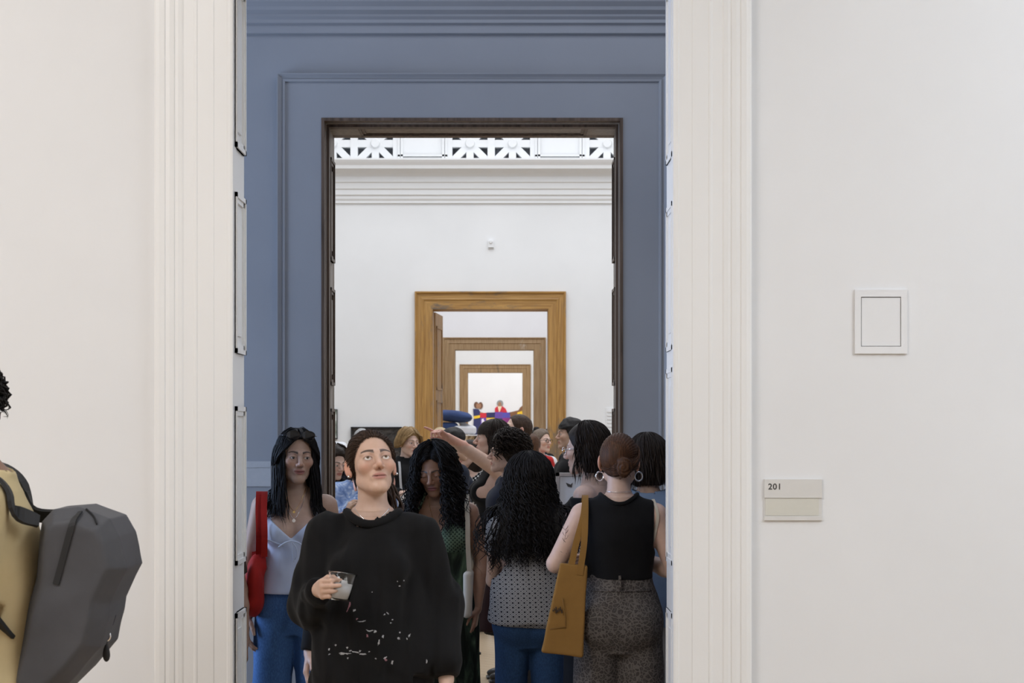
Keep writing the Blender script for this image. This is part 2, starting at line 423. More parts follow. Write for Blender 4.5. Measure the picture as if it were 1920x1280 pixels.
d = YC0; s = d/F
st = empty('wall_strobe', (px(920.5, d), d, pz(456, d)), 0, 'small white alarm strobe high on the hall wall above the doorway', 'alarm')
MB().box(-5*s, 5*s, -0.04, 0, -8*s, 5*s).build('strobe_body', hallw, st)
MB().cyl((0, -0.04, 2*s), (0, -0.06, 2*s), 3.5*s, 2.5*s, 16).build('strobe_lens', mat_plain('strobe_lens', (0.78, 0.78, 0.78), 0.3), st)
MB().box(-6*s, 6*s, -0.02, 0, -10*s, -8.5*s).build('strobe_base', hallw, st)

vt = empty('wall_vent', (px(1152, d), d, pz(815, d)), 0, 'white slatted vent grille on the hall wall right of the oak casing', 'vent')
MB().box(-0.12, 0.12, -0.01, 0, -0.37, 0.37).build('vent_plate', hallw, vt)
for k in range(14): MB().box(-0.1, 0.1, -0.022, -0.01, -0.34+k*0.05, -0.315+k*0.05).build('slat', hallw, vt)

# dark relief painting
pm, nt, b = new_mat('dark_relief_paint')
co = coords(nt, (1.0, 1.0, 2.2))
w = N(nt, 'ShaderNodeTexNoise', i_Scale=5.0, i_Detail=8.0, i_Distortion=1.8, i_Roughness=0.6); nt.links.new(co, w.inputs['Vector'])
r = ramp(nt, w.outputs[0], [(0.35, (0.018, 0.016, 0.015)), (0.55, (0.045, 0.038, 0.034)), (0.72, (0.10, 0.085, 0.075))])
nt.links.new(r.outputs[0], b.inputs['Base Color']); bump(nt, b, w.outputs[0], 1.0, 0.08); b.inputs['Roughness'].default_value = 0.4
blackf = mat_plain('black_frame', (0.012, 0.012, 0.013), 0.5)
pt = empty('relief_painting', (px(706, d), d, pz(856, d)), 0, 'large dark grey relief painting in a thin black frame on the hall wall', 'painting')
w2, h2 = 47.5*s, 56*s
mb = MB()
for a in ((-w2, -w2+.02, -h2, h2), (w2-.02, w2, -h2, h2), (-w2, w2, h2-.02, h2), (-w2, w2, -h2, -h2+.02)): mb.box(a[0], a[1], -0.06, 0, a[2], a[3])
mb.build('frame', blackf, pt)
MB().box(-w2+.02, w2-.02, -0.045, 0, -h2+.02, h2-.02).build('canvas', pm, pt)
# photograph of trees, at the left edge of the doorway
tm, nt, b = new_mat('tree_print')
co = coords(nt, (9, 1, 3)); w = N(nt, 'ShaderNodeTexNoise', i_Scale=2.0, i_Detail=8.0); nt.links.new(co, w.inputs['Vector'])
r = ramp(nt, w.outputs[0], [(0.38, (0.03, 0.035, 0.03)), (0.5, (0.25, 0.3, 0.25)), (0.62, (0.7, 0.72, 0.7))]); nt.links.new(r.outputs[0], b.inputs['Base Color'])
pt = empty('tree_photograph', (px(606, d), d, pz(795, d)), 0, 'framed photograph of bare trees partly hidden by the doorway', 'photograph')
MB().box(-27*s, 27*s, -0.035, 0, -28*s, 28*s).build('frame', blackf, pt)
MB().box(-25*s, 25.5*s, -0.04, -0.03, -26*s, 27*s).build('print', tm, pt)

# ================================================================== solid modelling by distance fields
A3 = lambda *a: np.array(a, np.float32)
def ell(P, c, r):
    r = np.asarray(r, np.float32); q = (P-np.asarray(c, np.float32))/r
    k0 = np.sqrt((q*q).sum(1)); q /= r
    return k0*(k0-1)/(np.sqrt((q*q).sum(1))+1e-6)
def rcone(P, a, b, ra, rb):
    a = np.asarray(a, np.float32); b = np.asarray(b, np.float32); d = b-a
    Q = P-a; t = np.clip((Q@d)/max(float(d@d), 1e-9), 0, 1)
    Q = Q-t[:, None]*d
    return np.sqrt((Q*Q).sum(1))-(ra+(rb-ra)*t)
def rbox(P, c, h, r, R=None):
    Q = P-np.asarray(c, np.float32)
    if R is not None: Q = Q@np.asarray(R, np.float32)
    q = np.abs(Q)-(np.asarray(h, np.float32)-r)
    return np.sqrt((np.maximum(q, 0)**2).sum(1))+np.minimum(q.max(1), 0)-r
def smin(a, b, k):
    h = np.clip(0.5+0.5*(b-a)/k, 0, 1); return b+(a-b)*h-k*h*(1-h)
def smax(a, b, k): return -smin(-a, -b, k)
def cubic(xs, ys, q):
    xs = np.asarray(xs, float); ys = np.asarray(ys, float)
    m = np.gradient(ys, xs)
    i = np.clip(np.searchsorted(xs, q)-1, 0, len(xs)-2)
    h = xs[i+1]-xs[i]; t = np.clip((q-xs[i])/h, 0, 1)
    return ((2*t**3-3*t**2+1)*ys[i]+(t**3-2*t**2+t)*h*m[i]+(-2*t**3+3*t**2)*ys[i+1]+(t**3-t**2)*h*m[i+1])
class Loft:
    """stack of ellipses along z: rows (z, cx, cy, a, b)"""
    def __init__(s, rows):
        rows = np.array(sorted(rows), float); s.zs = np.linspace(rows[0, 0], rows[-1, 0], 96)
        s.c = [cubic(rows[:, 0], rows[:, k], s.zs) for k in (1, 2, 3, 4)]
    def __call__(s, P, grow=0.0, zlo=None, zhi=None, k=0.0):
        z = P[:, 2]; cx, cy, a, b = [np.interp(z, s.zs, c).astype(np.float32) for c in s.c]
        a = a+grow; b = b+grow
        x = P[:, 0]-cx; y = P[:, 1]-cy
        l = np.sqrt((x/a)**2+(y/b)**2)+1e-6
        d = (l-1)*np.sqrt(x*x+y*y)/l
        d = np.where(l < 0.3, -np.minimum(a, b)*0.7, d)
        lo = s.zs[0] if zlo is None else zlo; hi = s.zs[-1] if zhi is None else zhi
        cap = np.maximum(lo-z, z-hi)
        return smax(d, cap, k) if k else np.maximum(d, cap)
def folds(P, rs, amp, freq, n=5, stretch=(1, 1, 0.6)):
    """soft cloth wrinkles from a few warped waves"""
    rg = np.random.RandomState(rs); out = np.zeros(len(P), np.float32)
    Q = P*np.asarray(stretch, np.float32)
    for i in range(n):
        dv = rg.normal(size=3); dv /= np.linalg.norm(dv); dv = dv.astype(np.float32)
        d2 = rg.normal(size=3).astype(np.float32)*freq*0.6
        f = freq*(0.6+0.9*rg.rand())
        out += np.sin(Q@dv*f+1.3*np.sin(Q@d2+rg.rand()*6)+rg.rand()*6).astype(np.float32)/n
    return out*amp

def extract(f, lo, hi, res, newton=1):
    """surface nets over a sparse grid"""
    lo = np.asarray(lo, float); hi = np.asarray(hi, float)
    K = 4
    nc = np.maximum(np.ceil((hi-lo)/(res*K)).astype(int), 1)+1
    cs = res*K
    g = np.stack(np.meshgrid(*[lo[i]+cs*(np.arange(nc[i])+0.5) for i in range(3)], indexing='ij'), -1).reshape(-1, 3).astype(np.float32)
    vc = f(g).reshape(nc)
    near = np.abs(vc) < cs*1.75
    n = nc*K
    V = np.repeat(np.repeat(np.repeat(np.where(vc < 0, -1.0, 1.0).astype(np.float32), K, 0), K, 1), K, 2)
    ci = np.argwhere(near)
    if len(ci) == 0: return np.zeros((0, 3)), np.zeros((0, 4), int)
    sub = np.stack(np.meshgrid(*[np.arange(K)]*3, indexing='ij'), -1).reshape(-1, 3)
    fi = (ci[:, None, :]*K+sub[None]).reshape(-1, 3)
    P = (lo+(fi+0.5)*res).astype(np.float32)
    vals = np.empty(len(P), np.float32)
    for s in range(0, len(P), 400000): vals[s:s+400000] = f(P[s:s+400000])
    V[fi[:, 0], fi[:, 1], fi[:, 2]] = vals
    V[[0, -1]] = np.maximum(V[[0, -1]], 1e-3); V[:, [0, -1]] = np.maximum(V[:, [0, -1]], 1e-3); V[:, :, [0, -1]] = np.maximum(V[:, :, [0, -1]], 1e-3)
    S = V < 0
    cnt = np.zeros(n-1, np.int8)
    for dx in (0, 1):
        for dy in (0, 1):
            for dz in (0, 1): cnt += S[dx:n[0]-1+dx, dy:n[1]-1+dy, dz:n[2]-1+dz]
    act = np.argwhere((cnt > 0) & (cnt < 8))
    idx = -np.ones(n-1, np.int64); idx[act[:, 0], act[:, 1], act[:, 2]] = np.arange(len(act))
    acc = np.zeros((len(act), 3)); w = np.zeros(len(act))
    cor = [(a, b, c) for a in (0, 1) for b in (0, 1) for c in (0, 1)]
    cv = {c: V[act[:, 0]+c[0], act[:, 1]+c[1], act[:, 2]+c[2]] for c in cor}
    for c in cor:
        for ax in range(3):
            if c[ax]: continue
            c2 = list(c); c2[ax] = 1; c2 = tuple(c2)
            a, b = cv[c], cv[c2]; m = (a < 0) != (b < 0)
            t = a[m]/(a[m]-b[m])
            pt = np.tile(np.array(c, float), (m.sum(), 1)); pt[:, ax] += t
            acc[m] += pt; w[m] += 1
    verts = lo+(act+0.5+acc/w[:, None])*res
    quads = []
    for ax in range(3):
        s0 = [slice(None)]*3; s1 = [slice(None)]*3; s0[ax] = slice(0, -1); s1[ax] = slice(1, None)
        ch = np.argwhere(S[tuple(s0)] != S[tuple(s1)])
        u, v = (ax+1) % 3, (ax+2) % 3
        ok = (ch[:, u] > 0) & (ch[:, v] > 0) & (ch[:, u] < n[u]-1) & (ch[:, v] < n[v]-1); ch = ch[ok]
        def cell(du, dv):
            q = ch.copy(); q[:, u] += du; q[:, v] += dv; return idx[q[:, 0], q[:, 1], q[:, 2]]
        q = np.stack([cell(-1, -1), cell(0, -1), cell(0, 0), cell(-1, 0)], 1)
        fl_ = ~S[ch[:, 0], ch[:, 1], ch[:, 2]]
        q[fl_] = q[fl_][:, ::-1]
        quads.append(q)
    quads = np.concatenate(quads); quads = quads[(quads >= 0).all(1)]
    for _ in range(newton):
        p = verts.astype(np.float32); e = np.float32(res*0.4)
        d0 = f(p); gr = np.stack([(f(p+np.eye(3, dtype=np.float32)[k]*e)-d0)/e for k in range(3)], 1)
        gn = (gr*gr).sum(1)
        step = np.clip(d0/np.maximum(gn, 0.2), -res*0.5, res*0.5)
        verts = verts-step[:, None]*gr
    return verts, quads
def np_mesh(name, verts, faces):
    me = bpy.data.meshes.new(name)
    faces = np.asarray(faces); k = faces.shape[1]; nf = len(faces)
    me.vertices.add(len(verts)); me.vertices.foreach_set('co', np.asarray(verts, np.float32).ravel())
    me.loops.add(nf*k); me.loops.foreach_set('vertex_index', faces.astype(np.int32).ravel())
    me.polygons.add(nf); me.polygons.foreach_set('loop_start', np.arange(0, nf*k, k, dtype=np.int32))
    me.polygons.foreach_set('loop_total', np.full(nf, k, np.int32))
    me.polygons.foreach_set('use_smooth', np.ones(nf, bool))
    me.update(calc_edges=True)
    return me
def sdf_obj(name, f, lo, hi, res, mat, parent, newton=1, mats=None, cls=None):
    v, q = extract(f, lo, hi, res, newton)
    me = np_mesh(name, v, q)
    o = link(name, me, mat, parent, mats=mats)
    if cls is not None: me.polygons.foreach_set('material_index', cls(v[q].mean(1)).astype(np.int32))
    return o
def rotm(yaw=0, pitch=0, roll=0):
    """degrees; columns are head axes in body frame. yaw + turns to +x (from facing -y); pitch + looks up"""
    y, p, r = [math.radians(a) for a in (yaw, pitch, roll)]
    return np.array((Matrix.Rotation(y, 3, 'Z') @ Matrix.Rotation(-p, 3, 'X') @ Matrix.Rotation(r, 3, 'Y')), np.float32)

# ------------------------------------------------------------------ cloth, skin and hair materials
def mat_skin(name, col, rough=0.48):
    m, nt, b = new_mat(name)
    at = N(nt, 'ShaderNodeVertexColor', layer_name='Col')
    co = coords(nt); n = N(nt, 'ShaderNodeTexNoise', i_Scale=55.0, i_Detail=5.0); nt.links.new(co, n.inputs['Vector'])
    r = ramp(nt, n.outputs[0], [(0.3, (0.93, 0.91, 0.90)), (0.7, (1, 1, 1))])
    mx = N(nt, 'ShaderNodeMix', data_type='RGBA', blend_type='MULTIPLY'); mx.inputs[0].default_value = 1
    nt.links.new(at.outputs[0], mx.inputs[6]); nt.links.new(r.outputs[0], mx.inputs[7]); nt.links.new(mx.outputs[2], b.inputs['Base Color'])
    b.inputs['Roughness'].default_value = rough; b.inputs['Specular IOR Level'].default_value = 0.4
    b.inputs['Subsurface Weight'].default_value = 0.12; b.inputs['Subsurface Radius'].default_value = (0.01, 0.004, 0.002); b.inputs['Subsurface Scale'].default_value = 1.0
    n3 = N(nt, 'ShaderNodeTexNoise', i_Scale=400.0, i_Detail=3.0); nt.links.new(co, n3.inputs['Vector'])
    bump(nt, b, n3.outputs[0], 0.15, 0.0006)
    return m
def mat_cloth(name, col, rough=0.85, var=0.18, weave=700.0, wb=0.25, nscale=6.0, sheen=0.03):
    m, nt, b = new_mat(name)
    co = coords(nt)
    n = N(nt, 'ShaderNodeTexNoise', i_Scale=nscale, i_Detail=6.0, i_Roughness=0.6); nt.links.new(co, n.inputs['Vector'])
    r = ramp(nt, n.outputs[0], [(0.3, [c*(1-var) for c in col]), (0.7, [min(1, c*(1+var)) for c in col])])
    nt.links.new(r.outputs[0], b.inputs['Base Color'])
    v = N(nt, 'ShaderNodeTexNoise', i_Scale=weave, i_Detail=2.0); nt.links.new(co, v.inputs['Vector'])
    bump(nt, b, v.outputs[0], wb, 0.001)
    b.inputs['Roughness'].default_value = rough; b.inputs['Specular IOR Level'].default_value = 0.2
    b.inputs['Sheen Weight'].default_value = sheen
    return m
def mat_denim(name, col):
    m, nt, b = new_mat(name)
    co = coords(nt, (1, 1, 0.35))
    n = N(nt, 'ShaderNodeTexNoise', i_Scale=5.0, i_Detail=5.0); nt.links.new(co, n.inputs['Vector'])
    n2 = N(nt, 'ShaderNodeTexNoise', i_Scale=260.0, i_Detail=3.0); nt.links.new(co, n2.inputs['Vector'])
    ad = N(nt, 'ShaderNodeMath', operation='ADD'); nt.links.new(n.outputs[0], ad.inputs[0]); nt.links.new(n2.outputs[0], ad.inputs[1])
    r = ramp(nt, ad.outputs[0], [(0.40, [c*0.7 for c in col]), (0.62, [c*1.15 for c in col]), (0.75, [min(1, c*1.7+0.02) for c in col])])
    ml = N(nt, 'ShaderNodeMath', operation='MULTIPLY', i_1=0.5); nt.links.new(ad.outputs[0], ml.inputs[0]); nt.links.new(ml.outputs[0], r.inputs[0])
    nt.links.new(r.outputs[0], b.inputs['Base Color']); b.inputs['Roughness'].default_value = 0.85
    b.inputs['Specular IOR Level'].default_value = 0.2
    bump(nt, b, n2.outputs[0], 0.3, 0.001)
    return m
def mat_hair(name, col, rough=0.55, hi=2.0):
    m, nt, b = new_mat(name)
    co = coords(nt, (90, 90, 6))
    n = N(nt, 'ShaderNodeTexNoise', i_Scale=1.6, i_Detail=5.0, i_Distortion=0.5); nt.links.new(co, n.inputs['Vector'])
    r = ramp(nt, n.outputs[0], [(0.3, [c*0.55 for c in col]), (0.55, col), (0.8, [min(1, c*hi) for c in col])])
    nt.links.new(r.outputs[0], b.inputs['Base Color']); b.inputs['Roughness'].default_value = rough
    b.inputs['Specular IOR Level'].default_value = 0.22
    bump(nt, b, n.outputs[0], 0.6, 0.004)
    return m
eye_white = mat_plain('eye_white', (0.72, 0.68, 0.65), 0.15)
eye_pupil = mat_plain('eye_pupil', (0.008, 0.007, 0.006), 0.08)
IRIS = {}
def iris_mat(col):
    k = tuple(col)
    if k not in IRIS: IRIS[k] = mat_plain('eye_iris_%d' % len(IRIS), col, 0.12, noise=0.3, nscale=900)
    return IRIS[k]

# ------------------------------------------------------------------ the head
def head_sdf(Q, fem=1.0, lid=1.0, jaw=1.0, nose=1.0, smile=0.0, detail=True):
    """Q in head space: face along -y, origin at the middle of the head"""
    X = np.abs(Q[:, 0]); S = np.stack([X, Q[:, 1], Q[:, 2]], 1)
    d = ell(Q, (0, 0.014, 0.030), (0.073, 0.092, 0.086))
    d = smin(d, ell(Q, (0, -0.030, -0.030), (0.0585*jaw, 0.056, 0.078)), 0.03)
    d = smin(d, rcone(S, (0.046*jaw, 0.0, -0.058), (0.012, -0.066, -0.094), 0.020, 0.017), 0.025)
    d = smin(d, ell(Q, (0, -0.074, -0.096), (0.019*(1+0.15*(1-fem)), 0.016, 0.016)), 0.02)
    d = smin(d, ell(S, (0.040, -0.060, -0.018), (0.024, 0.024, 0.022)), 0.022)
    d = smin(d, rcone(S, (0.008, -0.084, 0.021), (0.044, -0.066, 0.022), 0.008+0.003*(1-fem), 0.007), 0.014)
    # eye sockets and lids
    d = smax(d, -ell(S, (0.031, -0.096, 0.003), (0.018, 0.016, 0.0115)), 0.012)
    d = smin(d, ell(S, (0.031, -0.0745, 0.002), (0.0155, 0.0145, 0.0135)), 0.006)
    # nose
    d = smin(d, rcone(Q, (0, -0.084, 0.012), (0, -0.108*nose, -0.026), 0.0072, 0.0105), 0.012)
    d = smin(d, ell(S, (0.0118, -0.097, -0.0315), (0.008, 0.011, 0.0085)), 0.007)
    # mouth
    zc = -0.0615+smile*X*X*6.0
    Z = np.stack([Q[:, 0], Q[:, 1], Q[:, 2]-zc], 1)
    d = smin(d, ell(Z, (0, -0.079, 0.0), (0.027, 0.013, 0.017)), 0.014)
    d = smin(d, ell(Z, (0, -0.0865, 0.0052), (0.0215, 0.0075, 0.0052)), 0.005)
    d = smin(d, ell(Z, (0, -0.086, -0.0065), (0.019, 0.008, 0.0062)), 0.005)
    if detail:
        d = smax(d, -ell(Z, (0, -0.095, -0.0003), (0.0235, 0.010, 0.0013)), 0.003)
        d = smax(d, -ell(S, (0.0068, -0.103, -0.041), (0.0045, 0.006, 0.005)), 0.003)
        h = 0.0058*lid
        d = smax(d, -ell(S, (0.031, -0.090, 0.0015-(1-lid)*0.004), (0.0132, 0.014, max(h, 0.0008))), 0.0022)
    # ears
    E = S-A3(0.0735, 0.012, -0.004); c, s = math.cos(0.35), math.sin(0.35)
    E = np.stack([c*E[:, 0]-s*E[:, 1], s*E[:, 0]+c*E[:, 1], E[:, 2]], 1)
    er = ell(E, (0.004, 0.008, 0.004), (0.0075, 0.0185, 0.030))
    er = smax(er, -ell(E, (0.0125, 0.006, 0.006), (0.0075, 0.011, 0.0185)), 0.004)
    er = smin(er, ell(E, (0.003, -0.001, -0.022), (0.006, 0.009, 0.011)), 0.008)
    return smin(d, er, 0.006)
def face_color(Q, base, lip, brow, makeup=0.0, lid=1.0, smile=0.0, brow_arch=0.0, brow_w=1.0):
    base = np.array(base); C = np.tile(base, (len(Q), 1)); X = np.abs(Q[:, 0]); z = Q[:, 2]; fr = Q[:, 1] < -0.05
    def mixc(mask, col):
        m = np.clip(mask, 0, 1)[:, None]*fr[:, None]
        C[:] = C*(1-m)+np.array(col)*m
    g = lambda x, z_, sx, sz: np.exp(-(((X-x)/sx)**2+((z-z_)/sz)**2))
    mixc(0.45*g(0.042, -0.028, 0.02, 0.018), base*np.array([1.12, 0.80, 0.76]))
    mixc(0.40*g(0.0, -0.030, 0.014, 0.014), base*np.array([1.10, 0.80, 0.76]))
    mixc(0.45*g(0.031, -0.010, 0.016, 0.008), base*np.array([0.78, 0.66, 0.66]))
    mixc(0.35*g(0.031, 0.012, 0.018, 0.007), base*np.array([0.72, 0.6, 0.6]))
    zc = -0.0615+smile*X*X*6.0
    dl = np.sqrt((X/0.0235)**2+((z-zc+0.0008)/0.0112)**2)
    mixc((1.12-dl)*4, lip)
    mixc(np.exp(-((z-zc)/0.0016)**2)*(X < 0.025)*0.75, np.array(lip)*0.32)
    t = np.clip((X-0.012)/0.038, 0, 1)
    bz = 0.0225+brow_arch+0.0085*np.sin(t*2.3)-0.006*t
    wd = (0.0046-0.0026*t)*brow_w
    mixc(np.clip(1.4-((z-bz)/wd)**2, 0, 1)*((X > 0.011) & (X < 0.0505))*0.9, brow)
    # lash line
    h = 0.0058*max(lid, 0.14); zl = 0.0015-(1-lid)*0.004
    e = np.sqrt(((X-0.031)/0.0148)**2+((z-zl)/(h+0.0016))**2)
    up = np.where(z > zl, 1.0, 0.45)
    mixc(np.clip(1-np.abs(e-0.98)/0.2, 0, 1)*up*0.9, (0.02, 0.014, 0.012))
    return C

def hand_prims(w, d, n, t, curl=0.35, point=None, spread=1.0, thumb=0.4, s=1.0):
    """list of (a, b, ra, rb) for palm and fingers; w wrist, d hand direction, n palm normal, t thumb side"""
    w, d, n, t = [np.asarray(q, float) for q in (w, d, n, t)]
    d = d/np.linalg.norm(d); n = n-d*(n@d); n /= np.linalg.norm(n); t = np.cross(n, d)*(1 if np.cross(n, d)@t > 0 else -1)
    palm, fing = [], []
    offs = [0.0275, 0.0095, -0.0085, -0.0255]; adv = [0.088, 0.092, 0.087, 0.079]; ln = [1.0, 1.1, 1.02, 0.8]
    for i in range(4):
        k = w+(d*adv[i]+t*offs[i]*spread)*s
        palm.append((w+(t*offs[i]*0.55+d*0.012)*s, k, 0.0135*s, 0.0112*s))
        c = curl[i] if isinstance(curl, (list, tuple)) else curl
        a = 0; p = k
        for j, (l, be) in enumerate(((0.043, 0.75), (0.026, 1.15), (0.021, 0.8))):
            a += c*be*1.25
            q = p+(d*math.cos(a)+n*math.sin(a)+t*offs[i]*0.8*(0.6 if c < 0.3 else 0.1))*l*ln[i]*s
            fing.append((p, q, (0.0092-0.0009*j)*s, (0.0085-0.0011*j)*s)); p = q
    p0 = w+(d*0.022+t*0.020+n*0.004)*s
    p1 = p0+(d*0.62+t*(0.72-0.35*thumb)+n*(0.15+0.5*thumb))*0.042*s
    p2 = p1+(d*0.82+t*(0.42-0.6*thumb)+n*(0.12+0.5*thumb))*0.032*s
    p3 = p2+(d*0.88+t*(0.25-0.6*thumb)+n*(0.1+0.35*thumb))*0.026*s
    palm.append((p0, p1, 0.0155*s, 0.0115*s))
    fing += [(p1, p2, 0.0108*s, 0.0098*s), (p2, p3, 0.0098*s, 0.0076*s)]
    return palm, fing
def hand_sdf(P, prims):
    palm, fing = prims
    d = None
    for a in palm: e = rcone(P, *a); d = e if d is None else smin(d, e, 0.013)
    for a in fing: d = smin(d, rcone(P, *a), 0.0035)
    return d

# ------------------------------------------------------------------ a person
PERSON_N = [0]
class Person:
    def __init__(s, label, x, d, H, yaw, skin, fem=1.0, head=(0, 0, 0), arms=None, group=None, girth=1.0, res=0.008, hres=0.0035,
                 face=None, headscale=1.0, iris=(0.10, 0.055, 0.03), gaze=(0, 0), lean=0.0, shoulders=1.0, neck_fwd=0.0, legs=None, sh_dz=0.0):
        s.root = empty('person', (px(x, d), d, 0), math.radians(yaw), label, 'person', group)
        s.H = H; u = s.u = H/1.68; s.fem = fem; s.res = res; s.hres = hres; s.skin = skin
        s.face = dict(lid=1.0, jaw=1.0 if fem > 0.5 else 1.1, nose=1.0, smile=0.0); s.face.update(face or {})
        s.hs = u*headscale*(1.0 if fem > 0.5 else 1.03)
        s.hc = np.array([0, -0.012-neck_fwd, H-0.116*s.hs]); s.R = rotm(*head)
        # head turns about the top of the neck
        piv = s.hc+np.array([0, 0.03, -0.075])*s.hs
        s.hc = piv+s.R@(np.array([0, -0.03, 0.075])*s.hs)
        g = girth; fm = fem; mm = 1-fem
        sw = (0.152+0.026*mm)*u*shoulders
        s.sh = {k: np.array([k*sw, 0.018, (1.342+0.008*mm)*u+sh_dz]) for k in (-1, 1)}
        s.tor = Loft([(0.78*u, 0, 0.01, 0.10*u*g, 0.085*u*g), (0.84*u, 0, 0.012, (0.150-0.004*mm)*u*g, 0.108*u*g), (0.92*u, 0, 0.014, (0.168-0.012*mm)*u*g, 0.113*u*g),
                      (1.0*u, 0, 0.010, (0.148+0.004*mm)*u*g, 0.100*u*g), (1.07*u, 0, 0.006, (0.124+0.024*mm)*u*g, 0.090*u*g+0.006*mm), (1.16*u, 0, 0.006, (0.130+0.02*mm)*u*g, 0.094*u*g+0.008*mm),
                      (1.26*u, 0, 0.008, (0.146+0.02*mm)*u*g, 0.103*u*g+0.006*mm), (1.32*u, 0, 0.014, (0.138+0.02*mm)*u*g, 0.092*u), (1.37*u, 0, 0.02, (0.092+0.014*mm)*u, 0.066*u), (1.41*u, 0, 0.022, 0.054*u, 0.050*u)])
        lg = legs or {}
        s.hip = {k: np.array([k*0.082*u*g, 0.005, 0.87*u]) for k in (-1, 1)}
        s.knee = {k: np.array(lg.get(('knee', k), (k*0.092*u, -0.012, 0.475*u))) for k in (-1, 1)}
        s.ank = {k: np.array(lg.get(('ank', k), (k*0.098*u, 0.025, 0.088*u))) for k in (-1, 1)}
        s.arm = {}
        arms = arms or {}
        for k in (-1, 1):
            a = dict(arms.get(k, {}))
            sh = s.sh[k]
            s.arm[k] = dict(el=np.array(a.get('el', sh+np.array([k*0.055, 0.03, -0.285*u]))),
                            wr=np.array(a.get('wr', sh+np.array([k*0.062, -0.035, -0.52*u]))),
                            hd=a.get('hd'), n=a.get('n', (-k*1.0, 0.1, 0)), t=a.get('t', (0, -1, 0)), curl=a.get('curl', 0.32), thumb=a.get('thumb', 0.35), hs=a.get('hs', 1.0))
            A = s.arm[k]
            if A['hd'] is None: A['hd'] = A['wr']-A['el']
            A['prims'] = hand_prims(A['wr'], A['hd'], A['n'], A['t'], A['curl'], thumb=A['thumb'], s=u*A['hs']*(0.95 if fem > 0.5 else 1.06))
        s.girth = g; s.iris = iris; s.gaze = gaze
    def H2B(s, q): return s.hc+(np.asarray(q)*s.hs)@s.R.T
    def toH(s, P): return ((P-s.hc.astype(np.float32))@s.R)/np.float32(s.hs)
    def torso(s, P, grow=0.0):
        u = s.u; g = s.girth
        d = s.tor(P)
        S = np.stack([np.abs(P[:, 0]), P[:, 1], P[:, 2]], 1)
        sh = s.sh[1]
        d = smin(d, rcone(S, (0.028*u, 0.024, 1.382*u), sh+[-0.012, 0.0, 0.0], 0.038*u, 0.045*u+0.006*(1-s.fem)), 0.045)
        if s.fem > 0.5:
            d = smin(d, ell(S, (0.068*u*g, -0.078*u*g, 1.225*u), A3(0.060, 0.052, 0.060)*u*g), 0.03)
            d = smin(d, ell(S, (0.072*u*g, 0.065*u, 0.885*u), A3(0.082, 0.072, 0.088)*u*g), 0.04)
        else:
            d = smin(d, ell(S, (0.062*u, -0.066*u, 1.27*u), A3(0.07, 0.04, 0.055)*u), 0.03)
            d = smin(d, ell(S, (0.07*u, 0.058*u, 0.89*u), A3(0.078, 0.066, 0.082)*u), 0.04)
        return d-grow
    def neck(s, P):
        u = s.u
        return rcone(P, (0, 0.026, 1.40*u), s.H2B((0, 0.022, -0.045)), (0.051+0.008*(1-s.fem))*u, (0.048+0.007*(1-s.fem))*u)
    def armsdf(s, P, k, grow=0.0, r=(0.049, 0.038, 0.036, 0.025)):
        u = s.u*(1+0.1*(1-s.fem))*s.girth**0.7; A = s.arm[k]
        d = rcone(P, s.sh[k], A['el'], r[0]*u+grow, r[1]*u+grow)
        m = A['el']*0.7+A['wr']*0.3
        d = smin(d, rcone(P, A['el'], m, r[2]*u+grow, r[2]*1.02*u+grow), 0.012)
        return smin(d, rcone(P, m, A['wr'], r[2]*1.02*u+grow, r[3]*u+grow), 0.012)
    def legsdf(s, P, k, grow=0.0):
        u = s.u*s.girth**0.5
        d = rcone(P, s.hip[k], s.knee[k], 0.083*u+grow, 0.054*u+grow)
        c = s.knee[k]*0.68+s.ank[k]*0.32+np.array([0, 0.012, 0])
        d = smin(d, rcone(P, s.knee[k], c, 0.052*u+grow, 0.054*u+grow), 0.02)
        return smin(d, rcone(P, c, s.ank[k], 0.053*u+grow, 0.035*u+grow), 0.02)
    def body(s, P):
        d = smin(s.torso(P), s.neck(P), 0.035)
        for k in (-1, 1):
            d = smin(d, s.armsdf(P, k), 0.022)
            d = smin(d, s.legsdf(P, k), 0.03)
            d = smin(d, rcone(P, s.ank[k], s.ank[k]+[0, -0.10, -0.05], 0.035*s.u, 0.03*s.u), 0.02)
            d = smin(d, hand_sdf(P, s.arm[k]['prims']), 0.012)
        f = s.face
        h = head_sdf(s.toH(P), s.fem, f['lid'], f['jaw'], f['nose'], f['smile'])*np.float32(s.hs)
        return smin(d, h, 0.018)
    def upper(s, P):
        """head and neck only, for the fine block"""
        f = s.face
        d = smin(s.torso(P), s.neck(P), 0.035)
        for k in (-1, 1): d = smin(d, s.armsdf(P, k), 0.022)
        return smin(d, head_sdf(s.toH(P), s.fem, f['lid'], f['jaw'], f['nose'], f['smile'])*np.float32(s.hs), 0.018)
    def build_body(s, lip=None, brow=(0.03, 0.02, 0.015), brow_arch=0.0, brow_w=1.0, eyes=True):
        u = s.u; blocks = []
        f = s.face
        zs = [s.ank[1][2]]
        pts = [s.sh[k] for k in (-1, 1)]+[s.arm[k]['el'] for k in (-1, 1)]+[s.arm[k]['wr'] for k in (-1, 1)]+[s.ank[k] for k in (-1, 1)]+[s.hip[k] for k in (-1, 1)]
        lo = np.min(pts, 0)-0.16; hi = np.max(pts, 0)+0.16; lo[2] = 0.02; lo[1] = min(lo[1], -0.2); hi[1] = max(hi[1], 0.2)
        zcut = s.hc[2]-0.135*s.hs; 
        hi[2] = max(zcut+0.02, max(p[2] for p in pts)+0.08)
        wr = [s.arm[k]['wr'] for k in (-1, 1)]; dirs = [np.asarray(s.arm[k]['hd'], float)/np.linalg.norm(s.arm[k]['hd']) for k in (-1, 1)]
